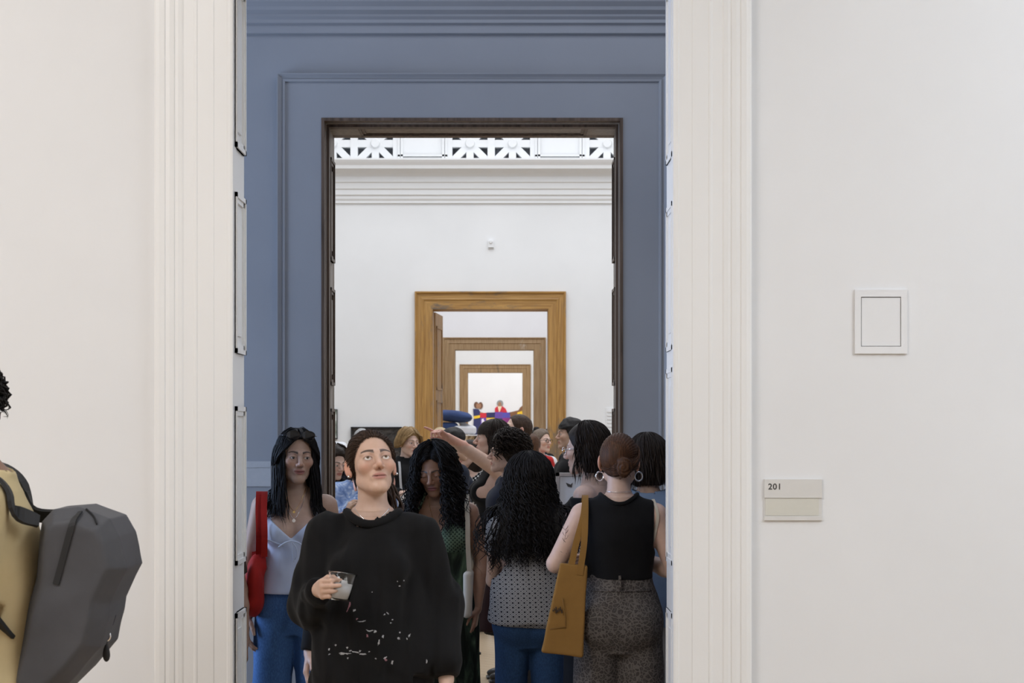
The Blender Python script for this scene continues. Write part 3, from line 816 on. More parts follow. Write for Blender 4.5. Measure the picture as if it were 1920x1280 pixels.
        def low(P):
            d = smin(s.torso(P), s.neck(P), 0.035)
            for i, k in enumerate((-1, 1)):
                d = smin(d, s.armsdf(P, k), 0.022); d = smin(d, s.legsdf(P, k), 0.03)
                d = smin(d, rcone(P, s.ank[k], s.ank[k]+[0, -0.10, -0.05], 0.035*u, 0.03*u), 0.02)
                d = smin(d, rcone(P, wr[i], wr[i]+dirs[i]*0.012, 0.0235*u, 0.018*u), 0.01)
            return d
        v1, q1 = extract(low, lo, hi, max(s.res*1.25, 0.009), 1)
        hb = s.hc
        lo2 = hb-np.array([0.118, 0.135, 0.175])*s.hs; hi2 = hb+np.array([0.118, 0.135, 0.135])*s.hs
        if s.hres < 0.0045: v2, q2 = extract(s.upper, lo2, hi2, s.hres, 1)
        else: v2, q2 = extract(s.upper, lo2, hi2, s.hres, 1)
        vs, qs, n = [v1, v2], [q1, q2+len(v1)], len(v1)+len(v2)
        for i, k in enumerate((-1, 1)):
            pr = s.arm[k]['prims']; pp = np.array([a[j] for a in pr[0]+pr[1] for j in (0, 1)])
            hf = lambda P, k=k, pr=pr: smin(hand_sdf(P, pr), s.armsdf(P, k), 0.012)
            v, q = extract(hf, pp.min(0)-0.022, pp.max(0)+0.022, 0.0038 if s.hres < 0.004 else 0.005, 1)
            vs.append(v); qs.append(q+n); n += len(v)
        V = np.concatenate(vs); Q = np.concatenate(qs)
        me = np_mesh('body', V, Q)
        base = np.array(s.skin)
        C = np.tile(base, (len(V), 1))
        hq = s.toH(V.astype(np.float32)); i0 = len(v1)
        li = np.array(lip) if lip is not None else base*np.array([0.85, 0.48, 0.46])
        C[i0:i0+len(v2)] = face_color(hq[i0:i0+len(v2)], base, li, brow, lid=f['lid'], smile=f['smile'], brow_arch=brow_arch, brow_w=brow_w)
        earm = (np.abs(hq[:, 0]) > 0.074) & (np.abs(hq[:, 2]) < 0.05); C[earm] = base*np.array([1.05, 0.82, 0.78])
        ca = me.color_attributes.new('Col', 'FLOAT_COLOR', 'POINT')
        ca.data.foreach_set('color', np.concatenate([C, np.ones((len(C), 1))], 1).astype(np.float32).ravel())
        o = link('body', me, skin_mat, s.root)
        s.body_obj = o
        if eyes:
            for sx in (-1, 1):
                g = rotm(s.gaze[0], s.gaze[1])
                n1, n2 = 24, 16; vv = []; ff = []; mi = []
                r = 0.0122
                rad = [0.0, 0.17, 0.3, 0.43, 0.52, 0.75, 1.0, 1.4, 1.9, 2.4, 3.14159]
                for a in rad:
                    for b in range(n1):
                        t = 2*math.pi*b/n1; vv.append((math.sin(a)*math.cos(t)*r, -math.cos(a)*r, math.sin(a)*math.sin(t)*r))
                for j in range(len(rad)-1):
                    for b in range(n1):
                        ff.append((j*n1+b, j*n1+(b+1) % n1, (j+1)*n1+(b+1) % n1, (j+1)*n1+b)); mi.append(2 if j < 1 else (1 if j < 4 else 0))
                vv = np.array(vv)@np.array(g).T+np.array([sx*0.031, -0.0755, 0.0015])
                e = mesh_obj('eye', s.H2B(vv), ff, eye_white, s.root, True, [eye_white, iris_mat(s.iris), eye_pupil], mi)
        return o
    def bounds(s, pts, pad): return np.min(pts, 0)-pad, np.max(pts, 0)+pad
    # ---- clothes
    def trousers(s, mat, top=1.03, hem=0.03, wide=(0.03, 0.03, 0.03), fold=0.004, name='trousers', rs=1, res=None, grow=0.010, cy=0.0):
        u = s.u
        def f(P):
            d = s.torso(P, grow)
            for k in (-1, 1):
                e = rcone(P, s.hip[k], s.knee[k], 0.083*u+wide[0], 0.054*u+wide[1])
                e = smin(e, rcone(P, s.knee[k], s.ank[k]*[1, 1, 0]+[0, 0.0, 0.03], 0.052*u+wide[1], 0.035*u+wide[2]), 0.03)
                d = smin(d, e, 0.018)
            d = d+folds(P, rs, fold, 34, stretch=(1, 1, 0.5))*np.clip((1.05*u-P[:, 2])*6, 0.2, 1)
            return smax(d, np.maximum(P[:, 2]-top*u, hem-P[:, 2]), 0.006)
        lo = np.min([s.ank[-1], s.ank[1], s.hip[-1], s.hip[1]], 0)-0.2; hi = np.max([s.ank[-1], s.ank[1], s.hip[-1], s.hip[1]], 0)+0.2
        lo[2] = hem-0.02; hi[2] = top*u+0.03
        return sdf_obj(name, f, lo, hi, res or s.res, mat, s.root)
    def skirt(s, mat, rows, zlo, zhi, fold=0.01, name='skirt', rs=3, res=None, pleat=0.0, npl=20):
        L = Loft(rows)
        def f(P):
            d = L(P, 0, zlo, zhi)
            a = np.arctan2(P[:, 1], P[:, 0])
            t = np.clip((zhi-P[:, 2])/(zhi-zlo), 0, 1)
            return np.maximum(d+folds(P, rs, fold, 22, stretch=(1, 1, 0.3))*t+pleat*t*np.sin(a*npl+2*np.sin(a*3)), np.maximum(zlo-P[:, 2], P[:, 2]-zhi))
        r = np.array(rows); w = max(r[:, 3].max(), r[:, 4].max())+0.05
        return sdf_obj(name, f, (-w, -w, zlo-0.03), (w, w, zhi+0.03), res or s.res, mat, s.root)
    def top(s, mat, hem=0.95, grow=0.016, sleeve=None, neck=(0.078, 0.012, 0.0), fold=0.006, name='shirt', rs=2, res=None, body=None, cut=None, freq=30, hem_k=0.006, collar=None, mats=None, cls=None, sgrow=None, zmax=None):
        """sleeve: (fraction along arm 0..2 [1 elbow, 2 wrist], radii grow at shoulder, elbow, wrist) or None for sleeveless; neck: (radius, raise, tilt)"""
        u = s.u
        nr, nz, tilt = neck
        def f(P):
            d = s.torso(P, grow)
            if body is not None: d = smin(d, body(P), 0.03)
            if sleeve:
                fr, g0, g1, g2 = sleeve
                for k in (-1, 1):
                    A = s.arm[k]; sh, el, wr = s.sh[k], A['el'], A['wr']
                    rs_, re_, rw_ = 0.049*u+g0, 0.037*u+g1, 0.026*u+g2
                    if fr <= 1: e = rcone(P, sh, sh+(el-sh)*fr, rs_, rs_+(re_-rs_)*fr)
                    else:
                        e = rcone(P, sh, el, rs_, re_)
                        e = smin(e, rcone(P, el, el+(wr-el)*(fr-1), re_, re_+(rw_-re_)*(fr-1)), 0.02)
                    d = smin(d, e, 0.03)
            d = d+folds(P, rs, fold, freq)
            if sleeve:
                for k in (-1, 1):       # flat ends of the sleeves
                    A = s.arm[k]; sh, el, wr = s.sh[k], A['el'], A['wr']
                    fr = sleeve[0]; a, b = (sh, el) if fr <= 1 else (el, wr)
                    e = a+(b-a)*(fr if fr <= 1 else fr-1); dv = (b-a)/np.linalg.norm(b-a)
                    q = (P-e.astype(np.float32))
                    pl = q@dv.astype(np.float32); near = np.sqrt((q*q).sum(1))-0.13
                    d = np.where(near < 0, smax(d, pl, 0.004), d)
            # neck opening
            c = A3(0, 0.022, 1.43*u+nz)
            Q = P-c
            hole = np.sqrt(Q[:, 0]**2+(Q[:, 1]*1.02)**2)-nr*u
            plane = (1.375*u+nz)-P[:, 2]+tilt*P[:, 1]
            d = smax(d, -np.maximum(hole, plane), 0.008) if zmax is None else d
            if zmax is not None: d = smax(d, P[:, 2]-zmax, 0.006)
            if cut is not None: d = smax(d, cut(P), 0.005)
            d = smax(d, hem*u-P[:, 2], hem_k)
            if collar is not None: d = np.minimum(d, collar(P))
            return d
        pts = [s.sh[k] for k in (-1, 1)]
        if sleeve:
            for k in (-1, 1):
                pts.append(s.arm[k]['el']); 
                if sleeve[0] > 1: pts.append(s.arm[k]['wr'])
        lo, hi = s.bounds(pts+[np.array([-0.2, -0.2, hem*u]), np.array([0.2, 0.2, hem*u])], 0.13)
        lo[2] = min(hem*u, min(p[2] for p in pts)-0.1)-0.02; hi[2] = max(1.47*u+nz, max(p[2] for p in pts)+0.13)
        if body is not None: lo[:2] -= 0.06; hi[:2] += 0.06
        return sdf_obj(name, f, lo, hi, res or s.res, mat, s.root, newton=0, mats=mats, cls=cls)
    def shoes(s, mat, sole=None):
        for k in (-1, 1):
            a = s.ank[k]; u = s.u
            def f(P):
                d = ell(P, (a[0], a[1]-0.06, 0.045), (0.046*u, 0.135*u, 0.042))
                d = smin(d, rcone(P, (a[0], a[1]+0.005, 0.04), (a[0], a[1], 0.13), 0.046*u, 0.044*u), 0.03)
                d = smin(d, rbox(P, (a[0], a[1]-0.055, 0.014), (0.045*u, 0.142*u, 0.013), 0.012), 0.006)
                return np.maximum(d, 0.002-P[:, 2])
            sdf_obj('shoe', f, (a[0]-0.08, a[1]-0.24, -0.01), (a[0]+0.08, a[1]+0.12, 0.19), 0.009, mat, s.root)
    # ---- hair
    def scalp(s, Q, t): return ell(Q, (0, 0.014, 0.030), (0.073+t, 0.092+t, 0.086+t))
    HL = ([-0.13, -0.06, -0.03, 0.0, 0.03, 0.05, 0.068, 0.082, 0.10, 0.2], [-0.05, -0.012, 0.004, 0.020, 0.044, 0.056, 0.064, 0.074, 0.10, 0.2])
    def hair_cap(s, mat, t=0.010, noise=0.003, freq=110, line=None, nape=-0.07, rs=4, extra=None, name='hair', res=None, streak=0.0, part=None, lo=(-0.14, -0.15, -0.16), hi=(0.14, 0.18, 0.16), shift=0.0):
        hx, hy = line or s.HL
        def f(P):
            Q = s.toH(P)
            d = s.scalp(Q, t)
            d = np.maximum(d, nape-Q[:, 2]+np.clip(Q[:, 1]*-0.6, -0.03, 0.1))
            fr = -Q[:, 1]-np.interp(Q[:, 2], hx, hy).astype(np.float32)-shift
            d = smax(d, fr, 0.006)
            if extra is not None: d = extra(Q, d)
            if noise: d = d+folds(Q, rs, noise, freq, 6, (1, 1, 1))
            if streak:
                th = np.arctan2(Q[:, 0], Q[:, 2]-0.0); d = d+streak*np.sin(th*55+3*np.sin(Q[:, 1]*40))
            return d*np.float32(s.hs)
        c = [s.H2B((x, y, z)) for x in (lo[0], hi[0]) for y in (lo[1], hi[1]) for z in (lo[2], hi[2])]
        return sdf_obj(name, f, np.min(c, 0), np.max(c, 0), res or s.hres*1.2, mat, s.root)
    def strands(s, mat, n=160, length=0.30, curl=(0.008, 40.0), rad=0.0045, spread=0.015, front=0.9, seed=0, name='hair_strand', lift=0.012, crown=(0.0, 0.02), avoid=True, seg=34, spread_low=0.0, phi_rng=None, sides=4, jitter=0.15, z_start=None, maxpush=0.055):
        rg = np.random.RandomState(seed); Vs = []; Fs = []; nv = 0
        allp = []
        for i in range(n):
            fr = (i+rg.rand())/n
            a0, a1 = phi_rng or (-math.pi*front, math.pi*front)
            phi = a0+(a1-a0)*fr                        # 0 = back
            L = length*(1+jitter*(rg.rand()-0.5)*2)
            off = lift+spread*rg.rand()
            lat = rg.rand()*0.9 if z_start is None else z_start
            pts = []
            a, b, c = 0.073+off, 0.092+off, 0.086+off
            th = lat*0.9; step = L/seg/s.hs
            p = None; drift = rg.normal(size=2)*0.012
            ph = rg.rand()*6.28; out = 1+spread_low*(0.5+rg.rand())
            for j in range(seg+1):
                if th < math.pi/2*1.05:
                    q = np.array([a*math.sin(th)*math.sin(phi), 0.014+b*math.sin(th)*math.cos(phi), 0.030+c*math.cos(th)])
                    th += step/0.09; last = q
                else:
                    k = (len(pts)-jl)/max(seg-jl, 1); 
                    q = np.array([last[0]*(1+(out-1)*k)+drift[0]*k, 0.014+(last[1]-0.014)*(1+(out-1)*k)+drift[1]*k, 0])
                    q[2] = zl-step*(len(pts)-jl)
                    pts.append(q); continue
                jl = len(pts); zl = q[2]
                pts.append(q)
            pts = np.array(pts)
            pts = s.H2B(pts)
            # gravity: below the skull the strand hangs along body z
            m = jl+1
            if m < len(pts):
                base = pts[jl]
                rel = pts[m:]-base; ln = np.arange(1, len(pts)-jl)*step*s.hs
                flat = rel-s.R[:, 2]*(rel@s.R[:, 2])[:, None]
                pts[m:] = base+flat+np.array([0, 0, -1.0])*ln[:, None]
            allp.append((pts, ph, rg.rand()))
        P = np.concatenate([p for p, _, _ in allp]).astype(np.float32)
        if avoid:
            for _ in range(4):
                d0 = s.avoid(P); e = np.float32(0.004)
                g = np.stack([(s.avoid(P+np.eye(3, dtype=np.float32)[k]*e)-d0)/e for k in range(3)], 1)
                g /= np.linalg.norm(g, axis=1)[:, None]+1e-6
                P = P+g*np.clip(0.010-d0, 0, 0.05)[:, None]
        P0 = np.concatenate([p for p, _, _ in allp]); i0 = 0
        for pts, ph, rr in allp:
            q = P[i0:i0+len(pts)].astype(float); ds = np.linalg.norm(q-P0[i0:i0+len(pts)], axis=1); i0 += len(pts)
            bad = np.argmax(ds > maxpush) if (ds > maxpush).any() else len(q)
            if bad < 6: continue
            if bad < len(q): q = q[:bad]
            t = np.linspace(0, 1, len(q)); cr, cf = curl
            r = cr*np.clip(t*3, 0, 1)*(0.7+0.6*rr)
            q[:, 0] += r*np.cos(t*cf*(0.8+0.4*rr)+ph); q[:, 1] += r*np.sin(t*cf*(0.8+0.4*rr)+ph); q[:, 2] += 0.4*r*np.sin(t*cf*1.7+ph)
            rd = rad*(0.6+0.7*rr)*np.clip(np.minimum(t*8+0.4, (1-t)*5+0.12), 0.12, 1)
            v, f = tube_mesh(q, rd, sides)
            f = [x for x in f if len(x) == 4]
            Vs.append(np.array(v)); Fs.append(np.array(f)+nv); nv += len(v)
        me = np_mesh(name, np.concatenate(Vs), np.concatenate(Fs))
        return link(name, me, mat, s.root)
    def combed(s, mat, starts, ends, n=220, rad=0.0014, off=0.008, seed=0, name='combed_hair', wave=0.0015, seg=16):
        """fine strands combed over the skull from a start line to an end line (head space)"""
        rg = np.random.RandomState(seed); Vs = []; Fs = []; nv = 0
        st = smooth_path(starts, 60); en = smooth_path(ends, 60)
        c = np.array([0, 0.014, 0.030]); r = np.array([0.073, 0.092, 0.086])
        for i in range(n):
            u_ = (i+rg.rand())/n
            a = (st[int(u_*59)]-c)/r; b = (en[int(np.clip(u_*59+rg.normal()*2, 0, 59))]-c)/r
            la, lb = np.linalg.norm(a), np.linalg.norm(b); a /= la; b /= lb
            om = math.acos(np.clip(a@b, -1, 1)); t = np.linspace(0, 1, seg)
            q = (np.sin((1-t)*om)[:, None]*a+np.sin(t*om)[:, None]*b)/max(math.sin(om), 1e-4)
            lift = off*(0.85+0.5*rg.rand())
            q = c+q*(r+lift*np.clip(0.35+t*5, 0, 1)[:, None])*np.interp(t, [0, 0.6, 1], [1, 1, max(lb, 1.0)])[:, None]
            q += wave*np.sin(t*9+rg.rand()*6)[:, None]*rg.normal(size=3)
            v, f = tube_mesh(s.H2B(q), rad*s.hs*(0.7+0.6*rg.rand())*np.clip(t*6+0.3, 0, 1), 4); f = [x for x in f if len(x) == 4]
            Vs.append(np.array(v)); Fs.append(np.array(f)+nv); nv += len(v)
        return link(name, np_mesh(name, np.concatenate(Vs), np.concatenate(Fs)), mat, s.root)
    def avoid(s, P):
        d = smin(s.torso(P), s.neck(P), 0.03)
        for k in (-1, 1): d = smin(d, s.armsdf(P, k), 0.02)
        ex = getattr(s, 'avoid_grow', 0.012)
        return d-ex
    # ---- small worn things
    def hoop(s, k, r, rad, mat, q=(0.079, 0.012, -0.035)):
        c = s.H2B((k*q[0], q[1], q[2])); c = c+np.array([0, 0, -r])
        pts = [c+s.hoop_dir*math.cos(t)*r+np.array([0, 0, math.sin(t)*r]) for t in np.linspace(0, 2*math.pi, 28, endpoint=False)]
        v, f = tube_mesh(pts, rad, 8, closed=True)
        return mesh_obj('earring', v, f, mat, s.root, True)
    hoop_dir = np.array([0.0, 1.0, 0.0])
    def stud(s, k, r, mat, q=(0.081, 0.006, -0.033)):
        c = s.H2B((k*q[0], q[1], q[2])); bm = bmesh.new(); bmesh.ops.create_uvsphere(bm, u_segments=10, v_segments=8, radius=r)
        me = bpy.data.meshes.new('earring'); bm.to_mesh(me); bm.free()
        o = link('earring', me, mat, s.root, True); o.location = c; return o
    def on_surface(s, fn, x, z, front=True, off=0.002):
        """point on a solid along y at local x, z"""
        ys = np.linspace(-0.35, 0.35, 400).astype(np.float32)
        if not front: ys = ys[::-1]
        P = np.stack([np.full(400, x), ys, np.full(400, z)], 1).astype(np.float32)
        d = fn(P); i = np.argmax(d < off)
        return np.array([x, ys[i] if d[i] < off else 0.0, z])
    def necklace(s, mat, zdrop=0.10, w=0.05, pend=None, rad=0.0011, name='necklace'):
        u = s.u; fn = lambda P: smin(s.torso(P), s.neck(P), 0.035)
        pts = []
        for t in np.linspace(-1, 1, 25): pts.append(s.on_surface(fn, t*w, 1.425*u-zdrop*(1-abs(t)**1.6), True, 0.0025))
        v, f = tube_mesh(pts, rad, 5); o = mesh_obj(name, v, f, mat, s.root, True)
        if pend:
            c = pts[12]; m = MB().cyl(c+np.array([0, -0.001, -pend]), c+np.array([0, -0.004, -pend]), pend, pend, 16)
            m.build('pendant', mat, s.root)
        return o
    def glasses(s, mat, up=0.0, tint=None, w=1.0, name='glasses', fwd=0.0):
        Vs = MB()
        for sx in (-1, 1):
            pts = [s.H2B((sx*0.032*w+0.023*w*math.cos(t), -0.1-fwd, up+0.018*math.sin(t))) for t in np.linspace(0, 6.283, 20, endpoint=False)]
            v, f = tube_mesh(pts, 0.0022, 6, True); Vs.add(v, f)
            v, f = tube_mesh([s.H2B(q) for q in ((sx*0.054*w, -0.098-fwd, up+0.006), (sx*0.078, -0.05, up+0.006), (sx*0.083, 0.01, up+0.004))], 0.002, 6); Vs.add(v, f)
        v, f = tube_mesh([s.H2B(q) for q in ((-0.011, -0.1-fwd, up+0.005), (0, -0.106-fwd, up+0.008), (0.011, -0.1-fwd, up+0.005))], 0.002, 6); Vs.add(v, f)
        o = Vs.build(name, mat, s.root, True)
        if tint:
            for sx in (-1, 1):
                pts = [s.H2B((sx*0.032*w+0.022*w*math.cos(t), -0.1005-fwd, up+0.017*math.sin(t))) for t in np.linspace(0, 6.283, 20, endpoint=False)]
                mesh_obj('lens', pts, [tuple(range(20))], tint, o)
        return o
skin_mat = mat_skin('skin', None)
def ribbon(pts, widths, thick, wdir):
    """flat strap along points; wdir gives the width direction at each point"""
    pts = np.asarray(pts, float); n = len(pts); t = np.gradient(pts, axis=0); t /= np.linalg.norm(t, axis=1)[:, None]+1e-9
    wd = np.broadcast_to(np.asarray(wdir, float), (n, 3)).copy(); wd -= t*(wd*t).sum(1)[:, None]; wd /= np.linalg.norm(wd, axis=1)[:, None]+1e-9
    nn = np.cross(t, wd); ws = np.broadcast_to(np.asarray(widths, float), (n,))[:, None]/2
    V = np.stack([pts+wd*ws+nn*thick/2, pts-wd*ws+nn*thick/2, pts-wd*ws-nn*thick/2, pts+wd*ws-nn*thick/2], 1).reshape(-1, 3)
    fs = [(0, 1, 2, 3), ((n-1)*4+3, (n-1)*4+2, (n-1)*4+1, (n-1)*4)]
    for i in range(n-1):
        for k in range(4): fs.append((i*4+k, (i+1)*4+k, (i+1)*4+(k+1) % 4, i*4+(k+1) % 4))
    return V, fs
def smooth_path(pts, n=40):
    pts = np.asarray(pts, float); t = np.r_[0, np.cumsum(np.linalg.norm(np.diff(pts, axis=0), axis=1))]
    q = np.linspace(0, t[-1], n); return np.stack([cubic(t, pts[:, k], q) for k in range(3)], 1)

# ================================================================== fabrics
def mat_pattern(name, fn_, rough=0.85):
    m, nt, b = new_mat(name); b.inputs['Roughness'].default_value = rough; b.inputs['Specular IOR Level'].default_value = 0.2
    out = fn_(nt); nt.links.new(out, b.inputs['Base Color'])
    co = coords(nt); v = N(nt, 'ShaderNodeTexNoise', i_Scale=600.0, i_Detail=2.0); nt.links.new(co, v.inputs['Vector']); bump(nt, b, v.outputs[0], 0.25, 0.001)
    return m
def flat_xz(nt, sx, sz, rot=0.0):
    tc = N(nt, 'ShaderNodeTexCoord'); sp = N(nt, 'ShaderNodeSeparateXYZ'); cb = N(nt, 'ShaderNodeCombineXYZ')
    nt.links.new(tc.outputs['Object'], sp.inputs[0]); nt.links.new(sp.outputs[0], cb.inputs[0]); nt.links.new(sp.outputs[2], cb.inputs[1])
    mp = N(nt, 'ShaderNodeMapping'); mp.inputs['Scale'].default_value = (sx, sz, 1); mp.inputs['Rotation'].default_value = (0, 0, rot)
    nt.links.new(cb.outputs[0], mp.inputs[0]); return mp.outputs[0]
def pat_rings(nt):
    v = N(nt, 'ShaderNodeTexVoronoi', voronoi_dimensions='2D', i_Randomness=0.0, i_Scale=1.0); nt.links.new(flat_xz(nt, 40, 50, 0.03), v.inputs['Vector'])
    r = ramp(nt, v.outputs['Distance'], [(0.0, (0.012, 0.012, 0.018)), (0.19, (0.012, 0.012, 0.018)), (0.21, (0.42, 0.42, 0.43)), (0.33, (0.42, 0.42, 0.43)), (0.35, (0.05, 0.05, 0.06)), (0.41, (0.05, 0.05, 0.06)), (0.43, (0.38, 0.38, 0.39)), (0.56, (0.36, 0.36, 0.37)), (0.6, (0.08, 0.08, 0.09))])
    return r.outputs[0]
def pat_leopard(nt):
    co = coords(nt, (1, 1, 1)); n = N(nt, 'ShaderNodeTexNoise', i_Scale=22.0, i_Detail=2.0); nt.links.new(co, n.inputs['Vector'])
    mx = N(nt, 'ShaderNodeMix', data_type='RGBA'); mx.inputs[0].default_value = 0.035; nt.links.new(co, mx.inputs[6]); nt.links.new(n.outputs['Color'], mx.inputs[7])
    v = N(nt, 'ShaderNodeTexVoronoi', feature='DISTANCE_TO_EDGE', i_Scale=62.0); nt.links.new(mx.outputs[2], v.inputs['Vector'])
    r = ramp(nt, v.outputs[0], [(0.0, (0.135, 0.12, 0.11)), (0.08, (0.13, 0.115, 0.105)), (0.14, (0.052, 0.045, 0.042)), (0.24, (0.055, 0.047, 0.045)), (0.36, (0.085, 0.074, 0.07))])
    return r.outputs[0]
def pat_dots(bg, fg, sc, rad):
    def g(nt):
        v = N(nt, 'ShaderNodeTexVoronoi', voronoi_dimensions='2D', i_Randomness=0.0, i_Scale=1.0); nt.links.new(flat_xz(nt, sc, sc, 0.785), v.inputs['Vector'])
        return ramp(nt, v.outputs['Distance'], [(rad, fg), (rad+0.05, bg)]).outputs[0]
    return g
def pat_noise(stops, sc, dist=1.0, stretch=(1, 1, 1)):
    def g(nt):
        n = N(nt, 'ShaderNodeTexNoise', i_Scale=sc, i_Detail=5.0, i_Distortion=dist); nt.links.new(coords(nt, stretch), n.inputs['Vector'])
        return ramp(nt, n.outputs[0], stops).outputs[0]
    return g
black_c = mat_cloth('black_cotton', (0.010, 0.010, 0.011), 0.9, 0.2)
black_s = mat_cloth('black_sweat', (0.0065, 0.0063, 0.0068), 0.92, 0.25, 500, 0.3)
black_v = mat_cloth('black_vest', (0.006, 0.006, 0.007), 0.9, 0.2, 250, 0.4)
navy_c = mat_cloth('navy_cotton', (0.022, 0.028, 0.05), 0.85, 0.25)
navy_j = mat_cloth('navy_jacket', (0.014, 0.019, 0.035), 0.85, 0.2)
maroon = mat_cloth('maroon_cloth', (0.022, 0.008, 0.010), 0.85, 0.25)
white_c = mat_cloth('white_cotton', (0.72, 0.73, 0.76), 0.8, 0.05)
ice_c = mat_cloth('pale_blue_white_satin', (0.62, 0.68, 0.82), 0.6, 0.06)
blue_t = mat_cloth('blue_tee', (0.20, 0.28, 0.42), 0.85, 0.1)
grey_t = mat_cloth('pale_grey_twill', (0.42, 0.42, 0.43), 0.85, 0.08)
dark_t = mat_cloth('charcoal_twill', (0.03, 0.03, 0.033), 0.85, 0.2)
tan_c = mat_cloth('ochre_shirt', (0.60, 0.48, 0.27), 0.85, 0.08)
red_c = mat_cloth('red_canvas', (0.42, 0.018, 0.012), 0.7, 0.12)
scarf_r = mat_cloth('red_scarf', (0.50, 0.03, 0.03), 0.8, 0.2)
denim_l = mat_denim('blue_denim', (0.085, 0.19, 0.42))
denim_d = mat_denim('dark_denim', (0.035, 0.085, 0.20))
denim_s = mat_denim('denim_shirt', (0.06, 0.09, 0.14))
rings_m = mat_pattern('ring_print', pat_rings)
leop_m = mat_pattern('leopard_print', pat_leopard)
green_m = mat_pattern('green_print', pat_dots((0.13, 0.19, 0.13), (0.02, 0.035, 0.025), 75, 0.25))
green_d = mat_pattern('green_dark_print', pat_noise([(0.42, (0.010, 0.014, 0.010)), (0.5, (0.03, 0.045, 0.03)), (0.60, (0.10, 0.15, 0.09))], 9.0, 2.0, (1, 1, 0.3)))
tie_m = mat_pattern('blue_tie_dye', pat_noise([(0.35, (0.16, 0.26, 0.55)), (0.55, (0.35, 0.48, 0.78)), (0.7, (0.72, 0.8, 0.92))], 14.0, 2.5))
polka_m = mat_pattern('polka_dots', pat_dots((0.01, 0.01, 0.012), (0.6, 0.6, 0.6), 42, 0.28))
shoe_b = mat_plain('black_leather', (0.012, 0.012, 0.013), 0.35)
shoe_w = mat_plain('white_leather', (0.6, 0.6, 0.58), 0.45)
silver = mat_plain('silver', (0.85, 0.85, 0.87), 0.15, 1.0)
gold = mat_plain('gold', (0.85, 0.6, 0.25), 0.22, 1.0)
lensd = mat_plain('sunglass_lens', (0.02, 0.018, 0.018), 0.08)
h_black = mat_hair('black_hair', (0.010, 0.008, 0.0075))
h_dark = mat_hair('dark_brown_hair', (0.022, 0.014, 0.010))
h_brown = mat_hair('brown_hair', (0.046, 0.025, 0.015))
HAIRLINE = [(-0.074, -0.006, -0.045), (-0.074, -0.030, 0.0), (-0.068, -0.052, 0.035), (-0.050, -0.068, 0.066), (-0.025, -0.072, 0.080), (0, -0.073, 0.083), (0.025, -0.072, 0.080), (0.050, -0.068, 0.066), (0.068, -0.052, 0.035), (0.074, -0.030, 0.0), (0.074, -0.006, -0.045)]
h_aub = mat_hair('auburn_hair', (0.075, 0.032, 0.014))
h_blond = mat_hair('blond_hair', (0.34, 0.22, 0.10), 0.45, 1.5)
h_grey = mat_hair('grey_hair', (0.36, 0.36, 0.36), 0.5, 1.5)
ochre = mat_cloth('ochre_canvas', (0.27, 0.145, 0.04), 0.85, 0.1, 500, 0.4)
cream = mat_cloth('cream_crochet', (0.55, 0.5, 0.42), 0.9, 0.1, 120, 0.8)
LIGHT = (0.62, 0.41, 0.31); FAIR = (0.68, 0.47, 0.38); TANS = (0.50, 0.31, 0.21); BROWN = (0.34, 0.19, 0.125); MID = (0.58, 0.38, 0.28)

def bag_root(P, name, label, cat): 
    e = empty(name, P.root.location, P.root.rotation_euler[2], label, cat); return e
def loc(P, x, y, xp, d): return (x-xp)*d/F, ZC-(y-HY)*d/F

# ================================================================== the woman in the black sweatshirt, holding a cup
X0, D0 = 698, 5.36
p = Person('woman in paint-spattered black sweatshirt looking up and holding a clear plastic cup', X0, D0, 1.672, 0, LIGHT, 1.0, head=(17, 17, -3), res=0.007, hres=0.0024,
           arms={-1: dict(el=(-0.212, 0.03, 1.085), wr=(-0.150, -0.215, 1.168), hd=(0.20, -0.97, 0.10), n=(1, 0.15, 0.05), t=(0, 0, 1), curl=[0.75, 0.72, 0.72, 0.75], thumb=0.75, hs=0.95),
                 1: dict(el=(0.228, 0.05, 1.085), wr=(0.250, -0.05, 0.850), curl=0.4)},
           face=dict(lid=1.1, jaw=0.86, smile=0.2), gaze=(-4, 21), iris=(0.13, 0.075, 0.04), shoulders=1.02, headscale=1.0)
p.build_body(lip=(0.47, 0.22, 0.185), brow=(0.03, 0.018, 0.013), brow_arch=0.002, brow_w=1.5)
SW = Loft([(0.74, 0, 0.0, 0.185, 0.150), (0.80, 0, 0.0, 0.205, 0.165), (0.92, 0, -0.005, 0.212, 0.168), (1.10, 0, -0.002, 0.198, 0.158), (1.22, 0, 0, 0.172, 0.140), (1.29, 0, 0.01, 0.145, 0.110), (1.34, 0, 0.02, 0.10, 0.08)])
def sag(P):   # loose cloth hanging under the bent forearm, and blouson over the cuff of the lowered arm
    A = p.arm[-1]; B = p.arm[1]
    d = ell(P, A['el']*0.55+A['wr']*0.45+[0.0, 0, -0.035], (0.060, 0.080, 0.052))
    d = smin(d, rcone(P, p.sh[-1]+[-0.015, 0, -0.07], A['el']+[0.0, 0, 0.01], 0.050, 0.064), 0.05)
    d = smin(d, rcone(P, p.sh[1]+[0.015, 0, -0.07], B['el'], 0.052, 0.062), 0.05)
    d = smin(d, rcone(P, B['el'], B['wr']+[0, 0, 0.07], 0.066, 0.058), 0.04)
    return smin(smin(d, SW(P), 0.04), 1.0+0*d, 0.01)
sweat = p.top(black_s, hem=0.745, grow=0.014, sleeve=(1.96, 0.018, 0.030, 0.012), neck=(0.080, 0.0, 0.34), fold=0.017, freq=46, name='sweatshirt', rs=11, body=sag, res=0.0075)
from mathutils.bvhtree import BVHTree
def bvh(o): return BVHTree.FromPolygons([tuple(q.co) for q in o.data.vertices], [tuple(q.vertices) for q in o.data.polygons])
bv = bvh(sweat)
cp = []
